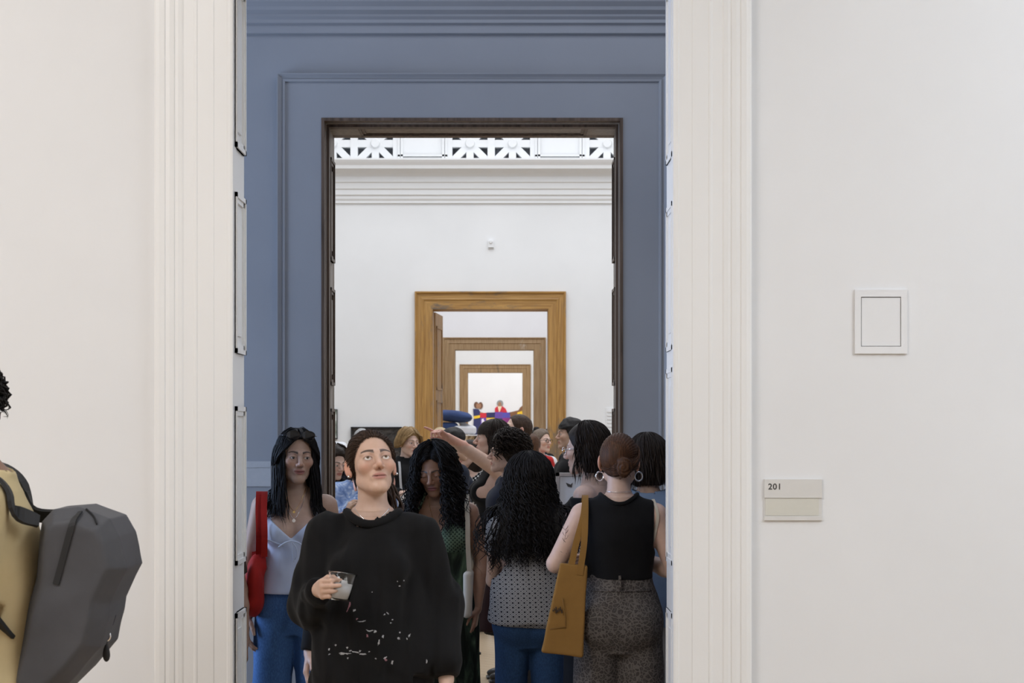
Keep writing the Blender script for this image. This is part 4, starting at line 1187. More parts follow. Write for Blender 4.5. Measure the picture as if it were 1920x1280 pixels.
for t in np.linspace(0, 2*math.pi, 48, endpoint=False):
    x, y = 0.0875*math.cos(t), 0.022+0.0875*math.sin(t)
    h = bv.ray_cast(Vector((x, y, 1.7)), Vector((0, 0, -1))); cp.append((x, y, h[0].z if h[0] else 1.36))
cp = np.array(cp); k9 = np.ones(9)/9
cp[:, 2] = 0.5*(cp[:, 2]+cp[(24-np.arange(48)) % 48, 2]); cp[:, 2] = np.convolve(np.r_[cp[-4:, 2], cp[:, 2], cp[:4, 2]], k9, 'valid')
v, f = tube_mesh(cp+np.array([0, 0, 0.002]), 0.0145, 8, True); mesh_obj('collar', v, f, black_s, p.root, True)
p.trousers(black_c, top=0.98, wide=(0.03, 0.04, 0.05), name='trousers', res=0.014)
p.shoes(shoe_b)
LN2 = ([-0.13, -0.06, -0.03, 0.0, 0.03, 0.055, 0.072, 0.085, 0.10, 0.2], [-0.05, -0.016, -0.002, 0.012, 0.034, 0.046, 0.053, 0.062, 0.10, 0.2])
p.hair_cap(h_brown, t=0.006, noise=0.0012, freq=160, line=LN2, nape=-0.05, streak=0.0009, name='hair', res=0.003)
p.combed(h_brown, HAIRLINE, [(-0.03, 0.10, -0.01), (-0.02, 0.104, 0.015), (0, 0.106, 0.03), (0.02, 0.104, 0.015), (0.03, 0.10, -0.01)], n=420, rad=0.0012, off=0.008, seed=1)
tp = smooth_path([p.H2B((0.0, 0.095, 0.01)), p.H2B((0.03, 0.135, -0.02)), p.H2B((0.07, 0.135, -0.075)), p.H2B((0.075, 0.11, -0.14)), p.H2B((0.06, 0.10, -0.19))], 26)
rg = np.random.RandomState(3); VV = []; FF = []; nv = 0
for i in range(46):
    q = tp.copy(); ph = rg.rand()*6.28; o1 = rg.normal(size=3)*0.013; t = np.linspace(0, 1, len(q))
    q += o1*np.sin(np.clip(t*1.2, 0, 1)*2.4)[:, None]*1.3; q[:, 0] += 0.006*np.sin(t*14+ph)*t; q[:, 1] += 0.006*np.cos(t*13+ph)*t
    v, f = tube_mesh(q, 0.0058*np.clip(np.minimum(1, (1-t)*3+0.15), 0, 1), 5); f = [a for a in f if len(a) == 4]
    VV.append(np.array(v)); FF.append(np.array(f)+nv); nv += len(v)
link('ponytail', np_mesh('ponytail', np.concatenate(VV), np.concatenate(FF)), h_brown, p.root)
for k in (-1, 1): p.stud(k, 0.0048, silver, (0.0825, 0.004, -0.034))
p.necklace(silver, 0.045, 0.058, None, 0.0012)
# paint spatters pressed onto the sweatshirt
blobs = [(656, 1231, 9, 1.5, 0), (674, 1228, 7, 1.3, -10), (688, 1232, 7, 1.6, 0), (664, 1226, 3, 1.2, 40), (683, 1226, 2, 1.5, 60), (648, 1233, 4, 1.0, 0), (635, 1216, 2, 1.4, 30), (658, 1220, 2.2, 1.5, 0), (659, 1240, 1.8, 1.3, 50),
         (623, 1234, 2.5, 1, 20), (698, 1187, 5, 1.0, -30), (712, 1188, 2.6, 2.4, 0), (705, 1187, 4, 1, 5), (719, 1209, 1.6, 4.5, -10), (756, 1203, 2.6, 2.9, 0), (731, 1238, 3, 1.8, 30), (732, 1242, 3.6, 2.2, -50), (713, 1240, 1.8, 1.2, 0), (744, 1248, 2, 4, 0),
         (690, 1169, 3.4, 1.1, 15), (683, 1170, 4.5, 0.8, 0), (672, 1149, 2.6, 2.4, 0), (663, 1138, 1.6, 6, -18), (660, 1146, 1.2, 7, -24), (677, 1165, 2, 1.2, 40), (735, 1155, 3, 1.0, -50), (729, 1157, 2, 1.0, 30), (744, 1167, 1.5, 1.2, 0),
         (757, 1104, 1.6, 1.4, 0), (765, 1094, 0.9, 1.6, 0), (753, 1095, 0.9, 1.2, 0), (776, 1199, 1.4, 4.0, -25), (771, 1205, 1.0, 2.2, 20), (758, 1192, 1.2, 1.6, 0), (741, 1173, 1.4, 1.2, 0), (705, 1115, 0.9, 1.1, 0), (697, 1196, 1.6, 3, 10), (727, 1198, 1.8, 2.2, 0), (656, 1119, 1.4, 1.2, 0), (700, 1227, 1.5, 1, 0), (808, 1250, 1.4, 3.6, 0), (622, 1225, 1.4, 2, 0), (615, 1096, 0.8, 0.8, 0)]
paint_w = mat_plain('dried_paint_white', (0.34, 0.34, 0.35), 0.6, noise=0.25, nscale=200); paint_p = mat_plain('dried_paint_pink', (0.26, 0.12, 0.15), 0.6, noise=0.2, nscale=200)
vv = []; ff = []; mi = []
rg = np.random.RandomState(8)
for bi, (bx, by, rx, ry, an) in enumerate(blobs):
    s_ = D0/F*0.955
    cx_, cz_ = (bx-X0)*s_, ZC-(by-HY)*s_
    n0 = len(vv); n = 14; ok = True; ring = []
    for j in range(n):
        t = 2*math.pi*j/n; w = 1+0.28*rg.normal()
        a = math.cos(t)*rx*w; b = math.sin(t)*ry*w; c, s2 = math.cos(math.radians(an)), math.sin(math.radians(an))
        x = cx_+(a*c-b*s2)*s_; z = cz_+(a*s2+b*c)*s_
        h = bv.ray_cast(Vector((x, -0.6, z)), Vector((0, 1, 0)))
        if h[0] is None: ok = False; break
        ring.append(h[0]+Vector((0, -0.0016, 0)))
    if not ok: continue
    vv += [tuple(q) for q in ring]; ff.append(tuple(range(n0, n0+n))); mi.append(1 if bi in (22, 23, 36, 16, 24) else 0)
mesh_obj('paint_spatter', vv, ff, paint_w, p.root, False, [paint_w, paint_p], mi)['kind'] = 'stuff'
w2 = p
# the cup in her hand
cm, nt, b = new_mat('clear_plastic'); b.inputs['Transmission Weight'].default_value = 1.0; b.inputs['Roughness'].default_value = 0.06; b.inputs['IOR'].default_value = 1.25
b.inputs['Base Color'].default_value = (0.97, 0.97, 0.97, 1)
A = p.arm[-1]; kn = np.array(A['wr'])+np.array([0.2, -0.97, 0.1])*0.085
cc = kn+np.array([0.050, 0.010, 0.003])
cup = empty('plastic_cup', (p.root.location.x+cc[0], p.root.location.y+cc[1], cc[2]-0.04), 0, 'clear plastic cup of iced drink in the hand over the black sweatshirt', 'cup')
cup.rotation_euler = (math.radians(-8), math.radians(8), 0)
def lathe(prof, n=36):
    V = [(r*math.cos(2*math.pi*k/n), r*math.sin(2*math.pi*k/n), z) for r, z in prof for k in range(n)]
    return V, [(j*n+k, j*n+(k+1) % n, (j+1)*n+(k+1) % n, (j+1)*n+k) for j in range(len(prof)-1) for k in range(n)]
v, f = lathe([(0.0005, 0.0), (0.032, 0.0), (0.034, 0.004), (0.0405, 0.07), (0.0455, 0.084), (0.047, 0.086), (0.047, 0.089), (0.0445, 0.088), (0.0395, 0.072), (0.0325, 0.004), (0.0005, 0.003)])
mesh_obj('cup_wall', v, f, cm, cup, True)
ice, nt, b = new_mat('iced_water'); b.inputs['Base Color'].default_value = (0.85, 0.85, 0.85, 1); b.inputs['Transmission Weight'].default_value = 0.3; b.inputs['Roughness'].default_value = 0.25
v, f = lathe([(0.0005, 0.006), (0.031, 0.006), (0.0365, 0.055), (0.0005, 0.056)]); mesh_obj('drink', v, f, ice, cup, True)
for k in range(5): 
    mb = MB(); a = k*1.3; mb.box(-0.010, 0.010, -0.010, 0.010, -0.010, 0.010); o = mb.build('ice_cube', ice, cup); o.location = (0.018*math.cos(a), 0.018*math.sin(a), 0.045+0.008*(k % 3)); o.rotation_euler = (k, k*2, k*0.7)

# ================================================================== woman in a pale camisole with a red bag
X0, D0 = 552, 7.2
p = Person('smiling woman in pale camisole and wide blue jeans with sunglasses on her head', X0, D0, 1.675, 6, MID, 1.0, head=(12, -2, 2), res=0.008, hres=0.0028,
           arms={-1: dict(el=(-0.205, 0.06, 1.08), wr=(-0.210, 0.0, 0.85), curl=0.3)}, legs={('knee', -1): (-0.108, -0.012, 0.475), ('knee', 1): (0.100, -0.04, 0.475), ('ank', -1): (-0.15, 0.025, 0.088), ('ank', 1): (0.13, -0.03, 0.088)}, face=dict(lid=0.8, smile=0.9, jaw=0.98), gaze=(10, 0), iris=(0.05, 0.03, 0.02), shoulders=0.95)
p.build_body(lip=(0.42, 0.17, 0.15), brow=(0.02, 0.013, 0.01), brow_w=1.15)
def cutv(P):
    x = P[:, 0]; front = P[:, 1] < 0.0
    v = np.where(front, np.minimum(1.198+0.95*np.abs(x+0.012), 1.300-0.35*np.clip(np.abs(x)-0.105, 0, 1)), 1.20)
    return P[:, 2]-v.astype(np.float32)
CA = Loft([(0.93, 0, 0.0, 0.172, 0.135), (1.0, 0, 0, 0.158, 0.125), (1.08, 0, -0.002, 0.145, 0.118), (1.155, 0, 0, 0.137, 0.112), (1.20, 0, 0, 0.125, 0.09), (1.25, 0, 0, 0.10, 0.06)])
p.top(ice_c, hem=0.955, grow=0.0055, neck=(0.02, 0.1, 0), fold=0.0035, freq=36, name='camisole', rs=5, body=CA, cut=cutv, res=0.006)
cam_fn = lambda P: p.torso(P, 0.006)
for k in (-1, 1):
    pts = [p.on_surface(cam_fn, k*0.098-0.004, 1.285), p.on_surface(cam_fn, k*0.108, 1.34), (k*0.112, 0.015, 1.398), p.on_surface(cam_fn, k*0.10, 1.33, False), p.on_surface(cam_fn, k*0.085, 1.20, False)]
    v, f = tube_mesh(smooth_path(pts, 30), 0.0045, 6); mesh_obj('strap', v, f, ice_c, p.root, True)
bw = []
for pts, r in (([(-0.012, -0.152, 1.192), (-0.035, -0.158, 1.185), (-0.065, -0.156, 1.165)], 0.004), ([(-0.012, -0.152, 1.192), (0.012, -0.156, 1.16), (0.014, -0.154, 1.125), (0.004, -0.15, 1.11)], 0.0035), ([(-0.012, -0.152, 1.192), (-0.004, -0.156, 1.15), (0.0, -0.152, 1.10)], 0.0035), ([(-0.012, -0.152, 1.192), (0.02, -0.158, 1.185), (0.045, -0.156, 1.165)], 0.004)):
    v, f = tube_mesh(smooth_path(pts, 14), r, 6); bw.append((v, f))
m = MB(); [m.add(v, f) for v, f in bw]; m.build('bow', ice_c, p.root, True)
def seam_path(): return [p.on_surface(cam_fn, x, 1.178-0.02*math.cos(x*20)+0.01*abs(x)*5, True, 0.004) for x in np.linspace(-0.14, 0.14, 30)]
v, f = tube_mesh(seam_path(), 0.004, 6); mesh_obj('seam', v, f, ice_c, p.root, True)
p.trousers(denim_l, top=0.985, wide=(0.010, 0.034, 0.075), fold=0.007, name='jeans', rs=6, res=0.009)
m = MB(); m.box(-0.006, 0.006, -0.150, -0.130, 0.84, 0.975); m.build('fly_seam', denim_l, p.root)
p.shoes(shoe_w)
LN3 = ([-0.13, -0.06, -0.03, 0.0, 0.03, 0.055, 0.072, 0.085, 0.10, 0.2], [-0.05, -0.02, 0.0, 0.016, 0.034, 0.046, 0.052, 0.058, 0.10, 0.2])
p.hair_cap(h_black, t=0.016, noise=0.0015, freq=120, line=LN3, nape=-0.10, streak=0.001, extra=lambda Q, d: smax(d, 0.0035-np.abs(Q[:, 0])-np.clip(-Q[:, 1]-0.02, -1, 0)*-0.3-np.clip(0.10-Q[:, 2], 0, 1)*0.6, 0.003))
p.avoid_grow = 0.006
p.strands(h_black, n=700, length=0.40, curl=(0.004, 9), rad=0.0023, spread=0.012, front=0.74, seed=2, lift=0.008, z_start=0.75, seg=30, spread_low=0.16, jitter=0.10)
p.strands(h_black, n=90, length=0.46, curl=(0.006, 9), rad=0.0022, spread=0.010, seed=5, lift=0.008, z_start=0.75, seg=30, spread_low=-0.08, phi_rng=(1.75, 2.30), jitter=0.08, name='hair_lock')
PART = [(0.004, -0.066, 0.088), (0.003, -0.04, 0.112), (0.002, 0.0, 0.122), (0.0, 0.04, 0.118)]
for k in (-1, 1): p.combed(h_black, [(q[0]+k*0.002, q[1], q[2]) for q in PART], [(k*0.074, -0.045, 0.01), (k*0.078, -0.02, -0.02), (k*0.078, 0.02, -0.03), (k*0.075, 0.06, -0.03)], n=170, rad=0.0014, off=0.016, seed=3+k)
p.glasses(lensd, up=0.093, tint=None, w=1.12, name='sunglasses', fwd=-0.026)
m = MB()
for sx in (-1, 1):
    pts = [p.H2B((sx*0.034+0.030*math.cos(t)*(1 if abs(math.cos(t)) < 0.9 else 1.0), -0.080-0.004*math.cos(t)**2, 0.100+0.019*math.sin(t))) for t in np.linspace(0, 6.283, 24, endpoint=False)]
    pts2 = [np.array(q)+p.R@np.array([0, -0.006, 0.004]) for q in pts]
    n0 = 24; m.add(pts+pts2, [tuple(range(n0)), tuple(range(2*n0-1, n0-1, -1))]+[(i, i+n0, (i+1) % n0+n0, (i+1) % n0) for i in range(n0)])
m.build('sunglass_lens', lensd, p.root)
p.hoop_dir = np.array([0.5, 0.86, 0])
for k in (-1, 1): p.hoop(k, 0.011, 0.0032, gold, (0.080, 0.004, -0.030))
p.necklace(gold, 0.10, 0.052, 0.006); p.necklace(silver, 0.135, 0.06, 0.008, name='long_necklace')
w3 = p
rb = bag_root(p, 'shoulder_bag', 'red canvas shoulder bag hanging from the shoulder of the woman in jeans', 'bag')
def bagf(P):
    d = ell(P, (-0.172, -0.075, 0.99), (0.040, 0.115, 0.135))
    d = smin(d, ell(P, (-0.185, -0.07, 0.915), (0.045, 0.11, 0.055)), 0.03)
    d = smin(d, rcone(P, (-0.155, -0.085, 1.08), (-0.135, -0.06, 1.15), 0.035, 0.012), 0.03)
    return d+folds(P, 9, 0.006, 40)
sdf_obj('bag_body', bagf, (-0.26, -0.24, 0.82), (-0.08, 0.08, 1.2), 0.006, red_c, rb)
for dy, dx in ((-0.012, 0.012), (0.014, -0.012)):
    pts = smooth_path([(-0.142+dx, -0.095+dy, 1.12), (-0.140+dx, -0.115+dy, 1.22), (-0.145+dx, -0.06+dy, 1.33), (-0.145+dx, 0.015, 1.402), (-0.15+dx, 0.085, 1.33), (-0.16+dx, 0.06, 1.2), (-0.165+dx, -0.02, 1.09)], 44)
    v, f = ribbon(pts, 0.028, 0.006, (1, 0, 0)); mesh_obj('strap', v, f, red_c, rb)

# ================================================================== woman with black curls in a green dress, looking down
X0, D0 = 822, 7.7
p = Person('woman with black curly hair in patterned green dress looking down', X0, D0, 1.605, -4, BROWN, 1.0, head=(-10, -17, -4), res=0.008, hres=0.0028, girth=1.06,
           arms={1: dict(el=(0.205, 0.05, 1.06), wr=(0.185, -0.02, 0.825), curl=0.35)}, face=dict(lid=0.16, smile=0.1, jaw=1.04), iris=(0.03, 0.02, 0.015), gaze=(0, -20))
p.build_body(lip=(0.27, 0.10, 0.095), brow=(0.018, 0.012, 0.01), brow_w=1.15)
def cutd(P):
    x = P[:, 0]; front = P[:, 1] < 0.0
    v = np.where(front, np.minimum(1.13+1.9*np.abs(x+0.01), 1.36-0.5*np.clip(np.abs(x)-0.12, 0, 1)), 1.22)
    side = np.abs(x)-(0.125+np.clip(1.26-P[:, 2], 0, 1)*0.6)
    return np.maximum(P[:, 2]-v.astype(np.float32), side)
p.top(green_m, hem=0.98, grow=0.007, neck=(0.02, 0.1, 0), fold=0.004, freq=45, name='dress_bodice', rs=7, cut=cutd, res=0.006)
p.skirt(green_d, [(0.10, 0, 0.02, 0.21, 0.20), (0.35, 0, 0.02, 0.20, 0.19), (0.6, 0, 0.01, 0.195, 0.165), (0.85, 0, 0.01, 0.19, 0.145), (0.98, 0, 0.01, 0.158, 0.12), (1.06, 0, 0.005, 0.14, 0.11), (1.12, 0, 0, 0.14, 0.112)], 0.12, 1.10, 0.006, 'dress_skirt', 3, 0.010, 0.006, 26)
for k in (-1, 1):
    fn_ = lambda P: p.torso(P, 0.006)
    pts = [p.on_surface(fn_, k*0.095, 1.29), p.on_surface(fn_, k*0.075, 1.34), (k*0.062, 0.024, 1.388), p.on_surface(fn_, k*0.06, 1.33, False)]
    v, f = tube_mesh(smooth_path(pts, 24), 0.0065, 6); mesh_obj('strap', v, f, green_m, p.root, True)
p.shoes(shoe_b)
p.hair_cap(h_black, t=0.006, noise=0.002, freq=90, nape=-0.12, shift=-0.014, extra=lambda Q, d: smin(d, smax(ell(Q, (0, 0.04, -0.05), (0.125, 0.09, 0.12)), -Q[:, 1]-0.01, 0.02), 0.03), lo=(-0.17, -0.15, -0.22), hi=(0.17, 0.2, 0.17))
p.avoid_grow = 0.004
p.strands(h_black, n=640, length=0.36, curl=(0.008, 46), rad=0.0025, spread=0.034, front=0.80, seed=4, lift=0.012, seg=44, spread_low=0.40, jitter=0.2)
for k in (-1, 1): p.combed(h_black, [(q[0]+k*0.002, q[1], q[2]) for q in PART], [(k*0.090, -0.045, 0.02), (k*0.100, -0.02, -0.01), (k*0.100, 0.02, -0.02), (k*0.095, 0.06, -0.02)], n=190, rad=0.0017, off=0.016, seed=13+k, wave=0.003)
p.necklace(gold, 0.125, 0.05, 0.010)
w4 = p
cb = bag_root(p, 'crochet_bag', 'cream crochet shoulder bag at the side of the woman in green', 'bag')
def cbag(P): return rbox(P, (0.150, -0.03, 0.90), (0.020, 0.10, 0.11), 0.018)+folds(P, 3, 0.004, 60)
sdf_obj('bag_body', cbag, (0.09, -0.18, 0.75), (0.2, 0.12, 1.05), 0.006, cream, cb)
pts = smooth_path([(0.155, -0.06, 1.0), (0.150, -0.085, 1.15), (0.148, -0.075, 1.25), (0.138, -0.02, 1.345), (0.135, 0.02, 1.368), (0.14, 0.08, 1.31), (0.155, 0.06, 1.15), (0.155, 0.03, 1.0)], 44)
v, f = ribbon(pts, 0.022, 0.006, (1, 0, 0)); mesh_obj('strap', v, f, cream, cb)

# ================================================================== woman with long black curls seen from behind
X0, D0 = 992, 7.2
p = Person('woman seen from behind with waist-long black curls and ring-print top', X0, D0, 1.545, 184, MID, 1.0, head=(0, 0, 0), res=0.008, hres=0.005, girth=1.0,
           arms={k: dict(el=(k*0.155, -0.07, 1.0), wr=(k*0.07, -0.26, 1.05), hd=(-k*0.3, -0.9, 0.2), n=(0, 0.2, 1), t=(k, 0, 0)) for k in (-1, 1)})
p.build_body(eyes=False)
TP = Loft([(0.83, 0, 0.01, 0.185, 0.155), (0.95, 0, 0.01, 0.180, 0.145), (1.05, 0, 0.01, 0.165, 0.130), (1.18, 0, 0.01, 0.158, 0.122), (1.28, 0, 0.015, 0.14, 0.10), (1.34, 0, 0.02, 0.09, 0.07)])
def cut5(P): return (0.805+0.06*P[:, 0])-P[:, 2]
p.top(rings_m, hem=0.86, grow=0.014, sleeve=(0.4, 0.012, 0.015, 0.02), fold=0.006, name='top', rs=8, body=TP, cut=cut5)
p.trousers(denim_d, top=1.0, wide=(0.008, 0.020, 0.034), fold=0.006, name='jeans', rs=9, res=0.01)
p.shoes(shoe_b)
p.hair_cap(h_black, t=0.024, noise=0.004, freq=90, nape=-0.14, res=0.006)
HV = Loft([(1.14, 0, 0.135, 0.10, 0.035), (1.18, 0, 0.13, 0.138, 0.052), (1.24, 0, 0.10, 0.152, 0.07), (1.33, 0, 0.05, 0.148, 0.105), (1.40, 0, 0.02, 0.125, 0.11), (1.48, 0, 0.01, 0.09, 0.09)])
sdf_obj('hair_mass', lambda P: HV(P, -0.018)+folds(P, 12, 0.007, 70, 6, (1, 1, .5)), (-0.24, -0.12, 1.05), (0.24, 0.26, 1.52), 0.007, h_black, p.root)
p.avoid_grow = 0.05
p.strands(h_black, n=760, length=0.43, curl=(0.007, 60), rad=0.0026, spread=0.034, front=0.62, seed=6, lift=0.016, seg=50, spread_low=0.45, jitter=0.16, maxpush=0.25)

# ================================================================== woman with a bun and leopard trousers seen from behind
X0, D0 = 1160, 6.67
p = Person('woman with auburn bun, black vest and leopard-print trousers seen from behind', X0, D0, 1.66, 178, FAIR, 1.0, head=(-6, 0, 0), res=0.008, hres=0.0032, girth=1.04, shoulders=1.02,
           arms={1: dict(el=(0.262, 0.03, 1.125), wr=(0.225, -0.20, 1.10), hd=(-0.4, -0.9, 0.1)), -1: dict(el=(-0.235, 0.0, 1.09), wr=(-0.10, -0.19, 1.13), hd=(0.5, -0.8, 0.2), n=(0, 0.3, 1), t=(0, -0.3, 1))})
p.build_body()
def cut6(P):
    x = np.abs(P[:, 0]); z = P[:, 2]
    arm = np.minimum(0.142+0.35*np.clip(1.20-z, 0, 1)+0.05*np.clip(z-1.33, 0, 1), 0.5)
    return np.maximum(x-arm, -1.0)
vest = p.top(black_v, hem=1.075, grow=0.016, neck=(0.072, -0.3, 0.0), fold=0.0035, name='vest', rs=10, cut=cut6, res=0.006)
bv6 = bvh(vest); cp = []
for t in np.linspace(0, 2*math.pi, 48, endpoint=False):
    x, y = 0.077*math.cos(t), 0.022+0.077*math.sin(t)
    h = bv6.ray_cast(Vector((x, y, 1.7)), Vector((0, 0, -1))); cp.append((x, y, h[0].z if h[0] else 1.36))
cp = np.array(cp); cp[:, 2] = 0.5*(cp[:, 2]+cp[(24-np.arange(48)) % 48, 2]); cp[:, 2] = np.convolve(np.r_[cp[-4:, 2], cp[:, 2], cp[:4, 2]], k9, 'valid')
v, f = tube_mesh(cp, 0.0085, 8, True); mesh_obj('neck_binding', v, f, black_v, p.root, True)
p.trousers(leop_m, top=1.105, wide=(0.020, 0.046, 0.062), fold=0.0055, name='trousers', rs=11, grow=0.014)
m = MB(); m.box(-0.005, 0.005, 0.125, 0.136, 1.03, 1.085); m.build('belt_loop', leop_m, p.root)
v, f = tube_mesh([p.on_surface(lambda P: p.torso(P, 0.015), x, 1.02+0.0*x, False, 0.002) for x in np.linspace(-0.13, 0.13, 24)], 0.003, 6); mesh_obj('yoke_seam', v, f, leop_m, p.root, True)
p.shoes(shoe_b)
LN6 = ([-0.13, -0.06, -0.03, 0.0, 0.03, 0.055, 0.072, 0.085, 0.10, 0.2], [-0.07, -0.03, -0.012, 0.012, 0.034, 0.046, 0.053, 0.062, 0.10, 0.2])
def bun(Q, d):
    b = ell(Q, (-0.028, 0.118, -0.018), (0.033, 0.028, 0.043))
    a = np.arctan2(Q[:, 2]+0.018, Q[:, 0]+0.028); r = np.sqrt((Q[:, 2]+0.018)**2+(Q[:, 0]+0.028)**2)
    b = b+0.0016*np.sin(a*1.0+r*420)
    return smin(d, b, 0.008)
p.hair_cap(h_aub, t=0.009, noise=0.0012, freq=130, line=LN6, nape=-0.058, streak=0.0008, extra=bun, name='hair', res=0.003)
p.combed(h_aub, HAIRLINE[1:-1]+[(0.06, 0.03, -0.058)], [(-0.028, 0.108, 0.02), (-0.05, 0.105, -0.01), (-0.03, 0.112, -0.03), (0.0, 0.11, 0.0), (0.0, 0.108, 0.01)], n=420, rad=0.0012, off=0.010, seed=2)
p.hoop_dir = np.array([0.85, 0.5, 0])
for k in (-1, 1): p.hoop(k, 0.019, 0.0032, silver, (0.082, 0.010, -0.040))
v, f = tube_mesh([np.array([0.054*math.cos(t), 0.026+0.054*math.sin(t), 1.425]) for t in np.linspace(0, 6.283, 40, endpoint=False)], 0.0011, 5, True); mesh_obj('necklace', v, f, silver, p.root, True)
# bra strap on the far shoulder, upper-arm tattoo
fb = lambda P: smin(p.torso(P, 0.0), p.armsdf(P, -1), 0.022)
pts = smooth_path([(-0.142, 0.02, 1.392), p.on_surface(fb, -0.152, 1.36, False), p.on_surface(fb, -0.158, 1.33, False), p.on_surface(fb, -0.150, 1.27, False), p.on_surface(fb, -0.14, 1.22, False)], 20)
v, f = ribbon(pts, 0.012, 0.004, (1, 0, 0)); mesh_obj('bra_strap', v, f, cream, p.root)
tat = mat_plain('tattoo_ink', (0.14, 0.09, 0.08), 0.5)
fa = lambda P: p.armsdf(P, 1)
m = MB()
def tpath(pts, r=0.0007):
    q = [p.on_surface(fa, x, z, False, 0.0006) for x, z in pts]; v, f = tube_mesh(smooth_path(q, 8), r, 4); m.add(v, f)
tx, tz = 0.222, 1.235
tpath([(tx+0.012, tz-0.035), (tx+0.002, tz), (tx-0.004, tz+0.035)])
for dz, sgn in ((-0.018, 1), (-0.006, -1), (0.006, 1), (0.018, -1), (0.03, 1), (0.034, -1)):
    tpath([(tx, tz+dz), (tx+sgn*0.008, tz+dz+0.008), (tx+sgn*0.011, tz+dz+0.016)], 0.0012)
tpath([(tx+0.034, tz-0.045), (tx+0.018, tz-0.058), (tx-0.005, tz-0.066)], 0.0008)
tpath([(tx+0.0, tz+0.085), (tx-0.006, tz+0.1)], 0.001)
m.build('tattoo', tat, p.root)['kind'] = 'stuff'
w6 = p
tb = bag_root(p, 'tote_bag', 'ochre canvas tote bag on the shoulder of the woman in leopard trousers', 'bag')
def tote(P):
    Q = P-A3(0.212, 0.140, 0.95)
    c, s_ = math.cos(-0.13), math.sin(-0.13); Q = np.stack([c*Q[:, 0]-s_*Q[:, 2], Q[:, 1], s_*Q[:, 0]+c*Q[:, 2]], 1)
    wd = 0.071+0.075*np.clip(-Q[:, 2], -0.19, 0.2)
    q = np.stack([np.abs(Q[:, 0])/(wd/0.09), Q[:, 1], Q[:, 2]], 1)
    th = 0.012+0.028*np.clip((0.18-Q[:, 2])/0.36, 0, 1)
    d = np.stack([q[:, 0]-0.09+0.01, np.abs(Q[:, 1])-th+0.008, np.abs(Q[:, 2])-0.185+0.01], 1)
    return np.sqrt((np.maximum(d, 0)**2).sum(1))+np.minimum(d.max(1), 0)-0.01+folds(P, 21, 0.005, 34, 5, (1, 1, .7))
sdf_obj('bag_body', tote, (0.08, 0.04, 0.68), (0.40, 0.24, 1.18), 0.006, ochre, tb)
for dx, dy in ((0.0, 0.0), (-0.045, 0.012)):
    pts = smooth_path([(0.205+dx*0.9, 0.145+dy, 1.09), (0.178+dx*0.7, 0.140+dy, 1.22), (0.148+dx*0.15, 0.118, 1.33), (0.140, 0.06, 1.395), (0.140, 0.015, 1.408), (0.145, -0.05, 1.36), (0.17, -0.085, 1.25), (0.2, 0.085, 1.12)], 50)
    v, f = ribbon(pts, 0.026, 0.005, (1, 0, 0.0)); mesh_obj('strap', v, f, ochre, tb)
m = MB(); rr = []
pk = mat_cloth('ochre_pocket', (0.22, 0.115, 0.03), 0.85, 0.1)
v, f = tube_mesh([(0.235, 0.172, 1.0), (0.222, 0.178, 0.92), (0.222, 0.178, 0.88), (0.285, 0.178, 0.872)], 0.002, 5); mesh_obj('pocket_seam', v, f, pk, tb, True)
m = MB()
for i in range(7): m.box(0.235+0.006*i, 0.2385+0.006*i, 0.173, 0.1765, 0.935+0.004*((i*3) % 4), 0.95+0.006*((i*2) % 3))
m.build('stitched_motif', dark_t, tb)

# ================================================================== woman in black off-shoulder top, dark shag hair
p = Person('woman with dark shaggy hair and glasses in black scoop-back top', 1106, 7.75, 1.71, -110, FAIR, 1.0, head=(-2, -6, 0), res=0.009, hres=0.0036, arms={})
p.build_body()
p.top(black_c, hem=0.97, grow=0.014, sleeve=(0.75, 0.018, 0.02, 0.02), neck=(0.02, 0.1, 0), zmax=1.36, fold=0.005, name='top', rs=31)
p.trousers(dark_t, wide=(0.03, 0.05, 0.07), res=0.013); p.shoes(shoe_b)
def shag(Q, d):
    e = smax(ell(Q, (0, 0.035, -0.035), (0.084, 0.090, 0.10)), -Q[:, 1]-0.012, 0.015)
    return smin(d, e, 0.03)
p.hair_cap(h_dark, t=0.014, noise=0.004, freq=70, nape=-0.13, extra=shag, lo=(-0.15, -0.15, -0.18), hi=(0.15, 0.2, 0.17))
p.avoid_grow = 0.0
p.strands(h_dark, n=500, length=0.24, curl=(0.005, 10), rad=0.0024, spread=0.012, front=0.60, seed=9, lift=0.010, seg=24, spread_low=0.03, jitter=0.22)
p.glasses(silver, up=0.0)

# ================================================================== woman with a bob in a blue tee
p = Person('woman with dark bob in plain blue T-shirt and pale trousers', 1217, 7.3, 1.645, 168, MID, 1.0, head=(0, -4, 4), res=0.009, hres=0.0042)
p.build_body(eyes=False)
TB = Loft([(0.80, 0, 0.01, 0.200, 0.165), (0.95, 0, 0.01, 0.190, 0.155), (1.1, 0, 0.01, 0.175, 0.138), (1.25, 0, 0.01, 0.165, 0.125), (1.33, 0, 0.015, 0.15, 0.10), (1.38, 0, 0.02, 0.11, 0.08)])
p.top(blue_t, hem=0.815, grow=0.02, sleeve=(0.85, 0.03, 0.04, 0.03), neck=(0.07, 0.0, 0.1), fold=0.006, name='tshirt', rs=33, body=TB)
p.trousers(grey_t, wide=(0.035, 0.06, 0.08), res=0.012); p.shoes(shoe_w)
def bob(Q, d):
    e = smax(ell(Q, (0, 0.035, -0.03), (0.100, 0.094, 0.098)), -Q[:, 1]-0.03, 0.015)
    return np.maximum(smin(d, e, 0.03), -0.108-Q[:, 2])
p.hair_cap(h_dark, t=0.022, noise=0.002, freq=90, nape=-0.12, extra=bob, streak=0.0015, lo=(-0.15, -0.15, -0.18), hi=(0.15, 0.2, 0.17))
p.avoid_grow = 0.0
